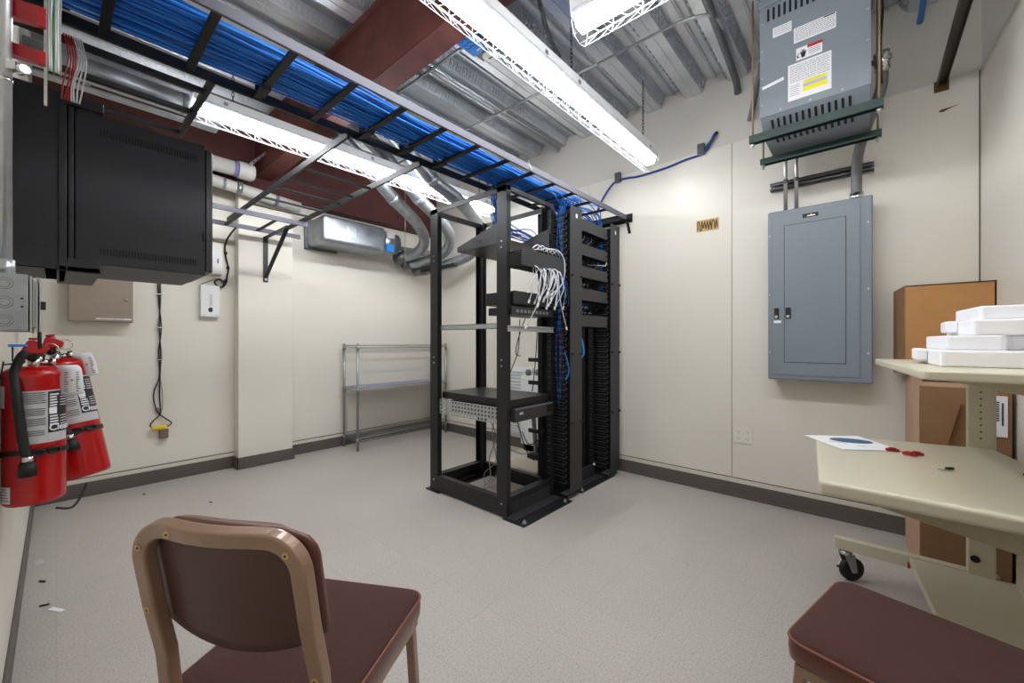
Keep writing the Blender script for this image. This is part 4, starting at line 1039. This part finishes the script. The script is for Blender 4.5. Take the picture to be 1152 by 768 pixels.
# trapeze
r = thing('trapeze_strut', 'front green steel strut carrying the transformer', 'strut', (-.22, 2.62, 2.26))
MB().box(-.50,.062,2.60,2.604,2.262,2.305).box(-.50,.062,2.604,2.64,2.301,2.305).box(-.50,.062,2.636,2.64,2.262,2.305).box(-.50,.062,2.604,2.612,2.262,2.266).build('channel', 'strut_green', r, bevel=.001)
for x in (-.485,.046): MB().cyl((x,2.62,2.245),(x,2.62,2.262),.011,n=6).cyl((x,2.62,2.235),(x,2.62,2.262),.005,n=8).build('nut', 'zinc', r)
r = thing('trapeze_strut', 'rear green steel strut carrying the transformer, nearer the wall', 'strut', (-.22, 2.965, 2.26))
MB().box(-.505,.062,2.945,2.949,2.255,2.292).box(-.505,.062,2.949,2.985,2.288,2.292).box(-.505,.062,2.981,2.985,2.255,2.292).build('channel', 'strut_green', r, bevel=.001)
for x in (-.49,.046): MB().cyl((x,2.965,2.238),(x,2.965,2.255),.011,n=6).cyl((x,2.965,2.228),(x,2.965,2.26),.005,n=8).build('nut', 'zinc', r)
for (x, y, l) in ((-.485,2.62,'front left'),(.046,2.62,'front right'),(-.49,2.965,'rear left'),(.046,2.965,'rear right')):
    tag(MB().cyl((x,y,2.26),(x,y,3.07),.0055,n=8).build('threaded_rod', 'copper'), l+' threaded rod from the deck holding a green strut', 'rod')
MB_ = MB().bar((-.40,2.72,2.305),(-.43,2.95,2.305),.03,.004)
tag(MB().tube(smooth_path([(.055,2.70,3.06),(.06,2.70,2.8),(.052,2.705,2.6),(.058,2.71,2.42)],5), .005, 6).build('loose_cable', 'black_rubber'), 'thin black cable running down the right side of the transformer', 'cable')
tag(MB().tube(smooth_path([(-.54,3.22,3.07),(-.56,3.25,3.0),(-.585,3.275,2.93),(-.605,3.28,2.82),(-.626,3.28,2.72)],5), .018, 12).build('flex_conduit', 'pvc_grey'), 'short grey conduit dropping left of the transformer', 'conduit')
# outlet
r = thing('wall_outlet', 'white quad power outlet low on the back wall', 'outlet', (-.672, YB-.006, .40))
MB().box(-.732,-.612,YB-.012,YB-.006,.398,.516).build('plate', 'ivory', r, bevel=.003)
mb = MB()
for cx in (-.702,-.642):
    for cz in (.433,.481):
        mb.box(cx-.010,cx-.007,YB-.0127,YB-.012,cz,cz+.010); mb.box(cx+.006,cx+.009,YB-.0127,YB-.012,cz,cz+.010); mb.cyl((cx,YB-.0127,cz-.007),(cx,YB-.012,cz-.007),.003,n=8)
mb.build('socket_hole', 'ink_grey', r)
# sign
r = thing('wall_label', 'small brown and tan scribbled label on the back wall', 'label', (-.914, YB-.006, 1.99))
MB().box(-.994,-.834,YB-.009,YB-.006,1.988,2.078).build('card', 'tan_label', r)
mb = MB(); z0, z1 = 1.997, 2.066; xs = -.985
zig = [(0,0),(.0,1),(.012,1),(.018,0),(.028,0),(.03,1),(.042,.2),(.05,1),(.06,.1),(.07,1),(.08,0),(.09,1),(.10,0),(.105,1),(.118,.9),(.125,0),(.135,1),(.142,.1)]
pts = [(xs+a, YB-.0098, z0+(z1-z0)*b) for a, b in zig]
for a, b in zip(pts, pts[1:]): mb.bar(a, b, .0012, .0075, up=(0,0,1) if abs(a[2]-b[2]) < .01 else (1,0,0))
mb.build('scribble', 'brown_ink', r)
# blue cable on wall
r = thing('wall_cable', 'blue cable stapled across the back wall below the strip light', 'cable', (-1.3, 3.29, 2.55))
MB().tube(smooth_path([(-1.86,3.27,2.30),(-1.80,3.285,2.43),(-1.72,3.29,2.53),(-1.65,3.29,2.565),(-1.55,3.29,2.562),(-1.456,3.29,2.55),(-1.229,3.29,2.556),(-1.08,3.29,2.575),(-.95,3.29,2.585),(-.90,3.29,2.63),(-.865,3.29,2.70),(-.855,3.30,2.715)],5), .0085, 8).build('strand', 'blue_dark', r)
MB().tube(smooth_path([(-.95,3.285,2.585),(-.92,3.285,2.62),(-.88,3.285,2.66),(-.86,3.29,2.70)],5), .011, 8).build('strand', 'blue_dark', r)
for (x, z) in ((-1.648,2.545),(-.955,2.575)):
    MB().box(x-.025,x+.025,3.268,3.304,z,z+.085).build('clip', 'galv_dark', r, bevel=.003)
tag(MB().cyl((-.853,3.302,2.716),(-.853,3.306,2.716),.014,n=12).build('cable_hole', 'black_dark'), 'dark hole where the blue wall cable enters the back wall', 'hole')
# brown angle + blue conduit + scuff
r = thing('brown_channel', 'dark brown steel channel running out from the back wall at the top right', 'channel', (.311, 3.3, 2.585))
MB().box(.296,.338,1.6,3.296,2.60,2.604).box(.296,.300,1.6,3.296,2.565,2.60).box(.334,.338,1.6,3.296,2.58,2.60).build('bar', 'wood_dark', r, bevel=.001)
MB().box(.288,.346,3.296,3.304,2.55,2.61).build('end_plate', 'brown_ink', r)
tag(MB().cyl((.232,3.3,2.985),(.232,2.2,2.985),.014,n=12).build('blue_conduit', 'blue_tape'), 'short blue pipe at the top right, under the metal deck', 'pipe')
tag(MB().prism([(.305,2.437),(.325,2.432),(.345,2.442),(.385,2.452),(.345,2.449),(.315,2.448)], YB-.0075, YB-.006, axis='y').build('wall_gouge', 'brown_ink'), 'small dark brown gouge in the back wall right of the transformer', 'mark')

# ================================================================== DECK LEVEL CONDUITS
tag(MB().tube(smooth_path([(-1.53,2.40,3.0),(-1.2,2.40,3.0),(-.86,2.40,3.0),(-.72,2.43,3.0),(-.66,2.50,3.01),(-.645,2.65,3.02)],6), .009, 10).build('thin_conduit', 'zinc'), 'thin silver conduit crossing under the deck and bending down to the back wall', 'conduit')
tag(MB().tube(smooth_path([(-.655,2.2,3.02),(-.665,2.5,3.02),(-.685,2.9,3.02),(-.70,3.2,3.01),(-.705,3.28,2.98),(-.705,3.285,2.95)],5), .022, 12).build('flex_conduit', 'galv_dark'), 'thick grey conduit under the deck left of the transformer', 'conduit')
tag(MB().cyl((-4.2,2.35,3.0),(-1.35,2.40,3.0),.009,n=10).build('thin_conduit', 'zinc'), 'thin silver conduit crossing under the deck behind the rack end of the tray', 'conduit')
tag(MB().cyl((-4.2,1.68,3.0),(-1.9,1.70,3.0),.011,n=10).build('thin_conduit', 'zinc'), 'silver conduit running under the deck beside the red beam', 'conduit')
tag(MB().cyl((-2.28,1.4,3.03),(-2.28,3.28,3.03),.022,n=14).build('thin_conduit', 'zinc'), 'thicker silver conduit parallel to the deck ribs beyond the red beam', 'conduit')
r = thing('junction_box', 'junction box with blue tape and handwriting beside the red beam', 'junction box', (-1.75, 1.66, 2.9))
MB().box(-1.83,-1.70,1.56,1.80,2.92,3.04).build('box', 'galv_dark', r, bevel=.003)
MB().box(-1.835,-1.70,1.555,1.72,2.912,2.92).build('blue_label', 'blue_tape', r, bevel=.001)
mb = MB(); 
for j, (xa, ya, n) in enumerate(((-1.815,1.58,5),(-1.815,1.60,4),(-1.80,1.62,4))):
    pts = [(-1.82+.022*i, ya+.012*(i%2)+j*.012, 2.9105) for i in range(n)]
    mb.tube(pts, .0014, 4)
mb.build('handwriting', 'ink', r)
MB().box(-1.78,-1.75,1.69,1.697,2.9105,2.912).build('mark', 'white_paint', r)
MB().cyl((-1.76,1.785,2.912),(-1.76,1.785,2.92),.045,n=22).build('round_cover', 'ivory', r)
MB().box(-1.775,-1.745,1.79,1.797,2.910,2.912).build('slot', 'ink', r)
tag(MB().tube([( -1.14+.018*math.cos(k*1.9), .98+.015*k, 2.99+.018*math.sin(k*1.9)) for k in range(2)], .01, 6).build('cable_stub', 'black_rubber'), 'tiny black cable stub near the deck by the strip light', 'cable')
pts = smooth_path([(-1.30,1.66,3.03),(-1.31,1.72,2.93),(-1.33,1.82,2.84),(-1.35,1.95,2.80)],10)
mb = MB(); mb.tube(pts, .012, 8)
for i in range(0, len(pts)-1): mb.cyl(pts[i], pts[i]+(pts[i+1]-pts[i])*.4, .0145, n=10)
tag(mb.build('flex_conduit', 'galv_dark'), 'ribbed flexible conduit dropping from the deck to the strip light', 'conduit')
tag(MB().bar((-1.9,1.47,3.035),(.3,1.47,3.035),.04,.03).build('strut_channel', 'galv_dark'), 'dark strut under the deck just beyond the red beam', 'channel')

# ================================================================== CARDBOARD BOXES
def rot_box_poly(x, y, w_, d_, a=.0536):
    c, s = math.cos(a), math.sin(a)
    return [(x,y),(x+w_*c,y+w_*s),(x+w_*c-d_*s,y+w_*s+d_*c),(x-d_*s,y+d_*c)]
root = thing('cardboard_box', 'tall brown cardboard box standing on the floor behind the beige cart', 'box', (.33, 2.95, 0))
P1 = rot_box_poly(.192, 2.735, .285, .47)
mb = MB(); mb.prism(P1, .001, .93); mb.build('carton', 'cardboard_b', root, bevel=.003)
mb = MB(); mb.bar((.196,2.737,.945),(.17,3.19,.945),.006,.035); mb.bar((.20,2.737,.938),(.47,2.752,.938),.004,.02)
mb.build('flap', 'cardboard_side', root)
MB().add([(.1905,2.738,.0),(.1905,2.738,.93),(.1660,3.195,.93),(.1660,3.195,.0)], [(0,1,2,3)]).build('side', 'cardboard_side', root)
MB().bar((.27,2.7385,.62),(.32,2.741,.86),.001,.06, up=(0,1,0)).build('tape', 'tape', root)
lb = MB().box(.41,.462,2.742,2.746,.72,.90).build('label', 'label_white', root)
mb = MB()
for k in range(9): mb.box(.418,.438,2.7405,2.742,.79+.01*k,.795+.01*k)
mb.box(.445,.450,2.7405,2.742,.77,.87); mb.build('barcode', 'ink', lb)
root = thing('cardboard_box', 'open orange-brown cardboard box lying on top of the tall box', 'box', (.3, 3.15, .946))
x0, x1, ya, yb, za, zb = .158, .476, 3.03, 3.27, .962, 1.44
mb = MB(); mb.box(x0,x1,ya,ya+.006,za,zb); mb.box(x0-.012,x1-.01,yb-.006,yb,za,zb); mb.box(x1-.006,x1,ya,yb,za,zb); mb.box(x0,x1,ya,yb,za,za+.006); mb.box(x0,x1,ya,yb,zb-.006,zb)
mb.build('carton', 'cardboard', root)
mb = MB(); mb.add([(x0,ya,za),(x0,ya,zb),(x0-.035,ya+.22,zb-.01),(x0-.035,ya+.22,za-.0)], [(0,1,2,3)]); o = mb.build('flap', 'cardboard_b', root)
sd = o.modifiers.new('solid', 'SOLIDIFY'); sd.thickness = .004

# ================================================================== BEIGE CART
root = thing('workstation_cart', 'beige metal workstation cart with two worktops on casters at the right edge', 'cart', (.2, 2.0, 0))
def round_poly(P, r=.02, n=5):
    out = []; m = len(P)
    for i in range(m):
        p = Vector((P[i][0],P[i][1],0)); a = Vector((P[i-1][0],P[i-1][1],0))-p; b = Vector((P[(i+1)%m][0],P[(i+1)%m][1],0))-p
        a.normalize(); b.normalize(); s = p+a*r; e = p+b*r
        for k in range(n+1):
            t = k/n; q = s*(1-t)**2+p*2*t*(1-t)+e*t*t; out.append((q.x,q.y))
    return out
top = round_poly([(-.176,2.31),(-.110,1.545),(.50,1.525),(.44,2.10),(.38,2.452),(.123,2.395)], .018)
MB().prism(top, .672, .715).build('worktop', 'cart_beige', root, bevel=.016, seg=4)
MB().prism([(.01,.672),(.49,.672),(.49,.55),(.44,.555),(.01,.638)], 1.66, 1.68, axis='y').build('support_arm', 'cart_edge', root, bevel=.002)
MB().prism([(.0,.672),(.38,.672),(.38,.60)], 2.30, 2.32, axis='y').build('support_arm', 'cart_edge', root, bevel=.002)
us = round_poly([(.028,2.45),(.112,1.55),(.52,1.53),(.47,2.05),(.40,2.48)], .02)
MB().prism(us, 1.036, 1.062).build('upper_shelf', 'cart_beige', root, bevel=.006, seg=3)
MB().prism([(.14,1.036),(.50,1.036),(.50,.965),(.46,.965)], 1.66, 1.68, axis='y').build('upper_arm', 'cart_edge', root, bevel=.002)
MB().prism([(.12,1.036),(.40,1.036),(.40,.95)], 2.28, 2.30, axis='y').build('upper_arm', 'cart_edge', root, bevel=.002)
for (x, y, zt) in ((.311,2.46,1.036),(.42,1.70,1.036)):
    p = MB().box(x,x+.075,y,y+.05,.14,zt).build('upright', 'cart_beige', root, bevel=.003)
    mb = MB(); z = .75
    while z < 1.02: mb.cyl((x+.034,y-.0008,z),(x+.034,y+.0,z),.0032,n=8); z += .0265
    mb.build('peg_hole', 'black_dark', p)
MB().box(-.116,.40,2.475,2.515,.148,.20).build('foot_beam', 'cart_beige', root, bevel=.003)
MB().box(.13,.50,1.70,1.74,.148,.20).build('foot_beam', 'cart_beige', root, bevel=.003)
MB().prism([(.140,2.475),(.205,1.745),(.50,1.745),(.44,2.475)], .165,.195).build('lower_shelf', 'cart_beige', root, bevel=.004)
MB().box(.135,.142,2.46,2.474,.150,.172).build('end_cap', 'red_plastic', root)
MB().cyl((.33,2.474,.26),(.33,2.455,.26),.014,n=14).build('bolt', 'black_rubber', root)
mb = MB(); mb.prism([(.43,2.43),(.47,1.75),(.478,1.75),(.438,2.43)], .195, .34); mb.build('back_panel', 'cart_beige', root)
def caster(x, y, ang):
    ca, sa = math.cos(ang), math.sin(ang)
    c = MB(); c.cyl((x,y,.145),(x,y,.128),.026,n=16); 
    ax = Vector((-sa,ca,0)); fw = Vector((ca,sa,0)); ctr = Vector((x,y,.055))+fw*.028
    f = c.build('caster', 'chrome', root)
    mb = MB()
    for s in (-1,1):
        q = [Vector((x,y,.13))+fw*-.02+ax*s*.019, Vector((x,y,.13))+fw*.028+ax*s*.019, ctr+fw*.012+ax*s*.019-Vector((0,0,.01)), ctr-fw*.012+ax*s*.019-Vector((0,0,.01))]
        q2 = [p+ax*s*.003 for p in q]
        mb.add([tuple(p) for p in q+q2], [(0,1,2,3),(7,6,5,4),(0,4,5,1),(1,5,6,2),(2,6,7,3),(3,7,4,0)])
    mb.cyl(ctr-ax*.026, ctr+ax*.026, .006, n=10)
    mb.bar(ctr+ax*.026+Vector((0,0,.0))-fw*.05, ctr+ax*.026+fw*.03-Vector((0,0,.01)), .004, .012)
    mb.build('fork', 'zinc', f)
    pr_ = [(.03,-.014),(.048,-.013),(.055,-.006),(.055,.006),(.048,.013),(.03,.014)]
    MB().lathe(pr_, ctr, 28, ax).build('wheel', 'black_rubber', f)
caster(-.075, 2.495, .7)
caster(.37, 2.495, .7); caster(.38, 1.72, .5)
# things on the cart
r = thing('paper_sheet', 'white paper with a printed blue oval on the far left corner of the worktop', 'paper', (-.06, 2.2, .716))
MB().add([(-.21,2.232,.7165),(-.029,2.368,.7165),(.105,2.16,.7165),(-.07,2.035,.7165),(-.21,2.232,.718),(-.029,2.368,.718),(.105,2.16,.718),(-.07,2.035,.718)], [(0,3,2,1),(4,5,6,7),(0,1,5,4),(1,2,6,5),(2,3,7,6),(3,0,4,7)]).build('sheet', 'paper', r)
MB().prism([(-.05+.075*math.cos(k*PI/14)*.9+.02*math.sin(k*PI/14), 2.235+.05*math.sin(k*PI/14)) for k in range(28)], .7182, .7187).build('printed_oval', 'print_blue', r)
MB().box(-.12,-.06,2.165,2.168,.7182,.7187).box(-.03,.0,2.15,2.153,.7182,.7187).build('fine_print', 'ink_grey', r)
def clip(label, x, y, a, mt='red_plastic'):
    M = Matrix.Rotation(a, 3, 'Z'); o = MB().obox((x,y,.722),(.040,.010,.010),M).obox((x,y,.727),(.022,.014,.008),M).build('red_clip', mt, bevel=.002)
    tag(o, label, 'clip')
clip('small red clip at the edge of the printed paper', .075, 2.135, .2)
clip('second small red clip in the middle of the worktop back', .140, 2.12, .1)
clip('crossed red clip lying beside the second one', .120, 2.10, -.5)
clip('red clip at the far right of the worktop', .405, 2.10, .8)
r = thing('key_pair', 'tiny silver key with a black part on the beige worktop', 'key', (.19,1.93,.716))
MB().tube([(.185+.008*math.cos(k*PI/5),1.925+.008*math.sin(k*PI/5),.7185) for k in range(10)], .0018, 5, closed=True).bar((.19,1.93,.7185),(.21,1.95,.7185),.006,.002).build('key', 'chrome', r)
MB().bar((.195,1.94,.722),(.215,1.945,.724),.008,.008).build('cap', 'black_rubber', r, bevel=.002)
tag(MB().prism([(.40+.03*math.cos(k*PI/8), 2.02+.008*math.sin(k*PI/8)) for k in range(16)], .716, .724).build('black_knob', 'black_rubber', bevel=.002), 'small black plastic piece at the right end of the worktop', 'part')
# foam stack on the upper shelf
def foam(label, x0, y0, x1, y1, z0, h, ear=.02):
    a = -.05; mb = MB()
    base = round_poly([(x0,y1),(x0+.02,y0),(x1,y0-.0),(x1,y1)], .012, 3)
    mb.prism(base, z0, z0+h*.52)
    mb.prism(round_poly([(x0+ear,y1-.03),(x0+ear+.02,y0+.05),(x0+.16,y0+.05),(x0+.17,y0+.09),(x0+.24,y0+.09),(x0+.25,y0+.03),(x1-.02,y0+.03),(x1-.02,y1-.03)], .01, 2), z0+h*.52, z0+h)
    mb.box(x0-.02,x0+.01,y0+.18,y1-.06,z0+.012,z0+h*.55)
    o = mb.build('foam_insert', 'foam', bevel=.006, seg=3)
    tag(o, label, 'packing foam', 'foam')
    del o['group']
foam('lowest white packing foam block on the cart\'s upper shelf', .148, 1.80, .52, 2.20, 1.0625, .096)
foam('topmost white packing foam block, stacked on the lower one', .225, 1.86, .52, 2.22, 1.159, .092)

# ================================================================== CHAIRS
def chair(label, loc, rotz):
    root = thing('office_chair', label, 'chair', loc, rotz=rotz)
    W, D = .190, .202
    # seat cushion : rounded slab
    P = round_poly([(-W,-D),(W,-D),(W+.006,D),(-W-.006,D)], .045, 8)
    def ring(P, sc_, z): return [(p[0]*sc_, p[1]*sc_, z) for p in P]
    n = len(P); V = []; lv = [(.965,.39),(1.0,.397),(1.008,.42),(1.0,.440),(.99,.446),(.95,.452),(.75,.458),(.4,.462),(.05,.463)]
    for s_, z in lv: V += ring(P, s_, z)
    F = [list(range(n))[::-1]]
    for k in range(len(lv)-1): F += [(k*n+i, k*n+(i+1)%n, (k+1)*n+(i+1)%n, (k+1)*n+i) for i in range(n)]
    F.append(list(range((len(lv)-1)*n, len(lv)*n)))
    mb = MB(); mb.cur = 0; mb.add(V, F, True)
    for i in range(len(mb.f)):
        mb.mi[i] = 1 if i >= 1+3*n else 0
    mb.build('seat_cushion', ['vinyl_edge','fabric_brown'], root, local=True)
    MB().tube([(p[0]*1.0,p[1]*1.0,.442) for p in P], .0035, 6, closed=True).build('welt', 'welt', root, local=True)
    Q = round_poly([(-W+.008,-D+.01),(W-.008,-D+.01),(W-.004,D-.008),(-W+.004,D-.008)], .05, 6)
    MB().prism(Q, .360, .390).build('seat_pan', 'frame_tan', root, local=True, bevel=.006)
    # back frame: inverted U continuing into the rear legs
    fr = [(-.170,-.240,0),(-.170,-.205,.25),(-.169,-.192,.42),(-.168,-.205,.54),(-.167,-.228,.64)]
    arc = []; R_ = .062; zt = .803
    for k in range(15):
        a = PI - k/14*PI/2; arc.append((-.166+R_+R_*math.cos(a), -.246-.010*k/14, zt-R_+R_*math.sin(a)))
    left = fr + arc; mid = [(-.08,-.262,zt+.002),(-.04,-.268,zt+.002),(0,-.270,zt+.002),(.04,-.268,zt+.002),(.08,-.262,zt+.002)]
    right = [(-p[0],p[1],p[2]) for p in left[::-1]]
    path = left+mid+right
    nr = Vector((0,-1,-.2)).normalized()
    mb = MB().sweep(path, .030, .026, nr); fo = mb.build('back_frame', 'frame_tan', root, local=True, bevel=.005, seg=3)
    # pads
    def pad(y_off, th, sx_, top, bot, nm, m_, bulge):
        mb = MB(); nx, nz = 16, 12; V = []; F = []
        def outline(u, v):
            hw = sx_; 
            z = bot + (top-bot)*v; cr = .055
            if v > .5:
                dz = top - z
                if dz < cr: hw = sx_ - cr + math.sqrt(max(0, cr*cr-(cr-dz)**2))
            zz = z - (.035*(1-(2*u-1)**2) if v < .01 else .035*(1-(2*u-1)**2)*(1-v)**3)
            return ((2*u-1)*hw, zz)
        for side in (0,1):
            for j in range(nz+1):
                for i in range(nx+1):
                    x, z = outline(i/nx, j/nz); yb = -.186 - (z-.45)*.19 + .020*(1-(x/.17)**2)*(-1)
                    V.append((x, yb + y_off + (th*(1-.6*((2*i/nx-1)**6)) if side else 0), z))
        N_ = (nx+1)*(nz+1)
        for side in (0,1):
            for j in range(nz):
                for i in range(nx):
                    a = side*N_+j*(nx+1)+i; F.append((a,a+1,a+nx+2,a+nx+1))
        for j in range(nz):
            for i in (0,nx):
                a = j*(nx+1)+i; F.append((a,a+nx+1,a+nx+1+N_,a+N_))
        for i in range(nx):
            for j in (0,nz):
                a = j*(nx+1)+i; F.append((a,a+1,a+1+N_,a+N_))
        mb.add(V, F, True); return mb.build(nm, m_, root, local=True)
    pad(.014, .012, .168, .792, .600, 'back_panel', 'vinyl_brown', 0)
    pad(.028, .026, .172, .812, .604, 'backrest_pad', 'vinyl_edge', 0)
    # screws
    for k in (4, 9, 20, 32, 41):
        q = Vector(path[min(k, len(path)-1)]); q = q + nr*.0128
        s_ = MB().cyl(q, q+nr*.0022, .0062, n=14).build('screw', 'tan_label', root, local=True)
        MB().cyl(q+nr*.0022, q+nr*.0027, .0026, n=8).build('screw_socket', 'ink', s_, local=True)
    for sx_ in (-1,1):
        MB().bar((sx_*.165,.175,.375),(sx_*.175,.205,0.005),.024,.024,up=(0,1,0)).build('leg', 'frame_tan', root, local=True, bevel=.004)
        MB().box(sx_*.178-.006,sx_*.178+.006,-.195,.185,.362,.385).build('side_rail', 'frame_tan', root, local=True, bevel=.003)
    return root
chair('brown fabric chair with tan metal frame seen from behind, lower left foreground', (-.989,.405,0), math.radians(30.6))
chair('brown fabric chair at the lower right, only its seat in the picture', (.0935,1.282,0), math.radians(77))

# ================================================================== FLOOR DEBRIS
def scrap(label, x, y, a, l, w_, m_, h=.001, cat='scrap', name='floor_scrap'):
    M = Matrix.Rotation(a, 3, 'Z'); tag(MB().obox((x,y,.001+h/2),(l,w_,h),M).build(name, m_), label, cat)
scrap('white printed strip of paper on the floor near the left wall', -2.58, -.0, .5, .075, .018, 'paper')
scrap('pale scrap of film at the foot of the near wall', -3.2, -.06, .1, .07, .03, 'label_silver')
scrap('short black screw lying near the left floor edge', -2.93, -.045, .6, .03, .007, 'black_rubber', .006, 'screw', 'loose_screw')
scrap('small dark wire bit beside the printed paper strip', -2.66, -.035, 1.2, .03, .007, 'black_rubber', .005)
scrap('tiny black fleck on the floor towards the left wall', -4.04, .431, .3, .018, .012, 'black_rubber', .004)
scrap('tiny black fleck on the open floor left of centre', -3.484, .722, .9, .014, .010, 'black_rubber', .004)
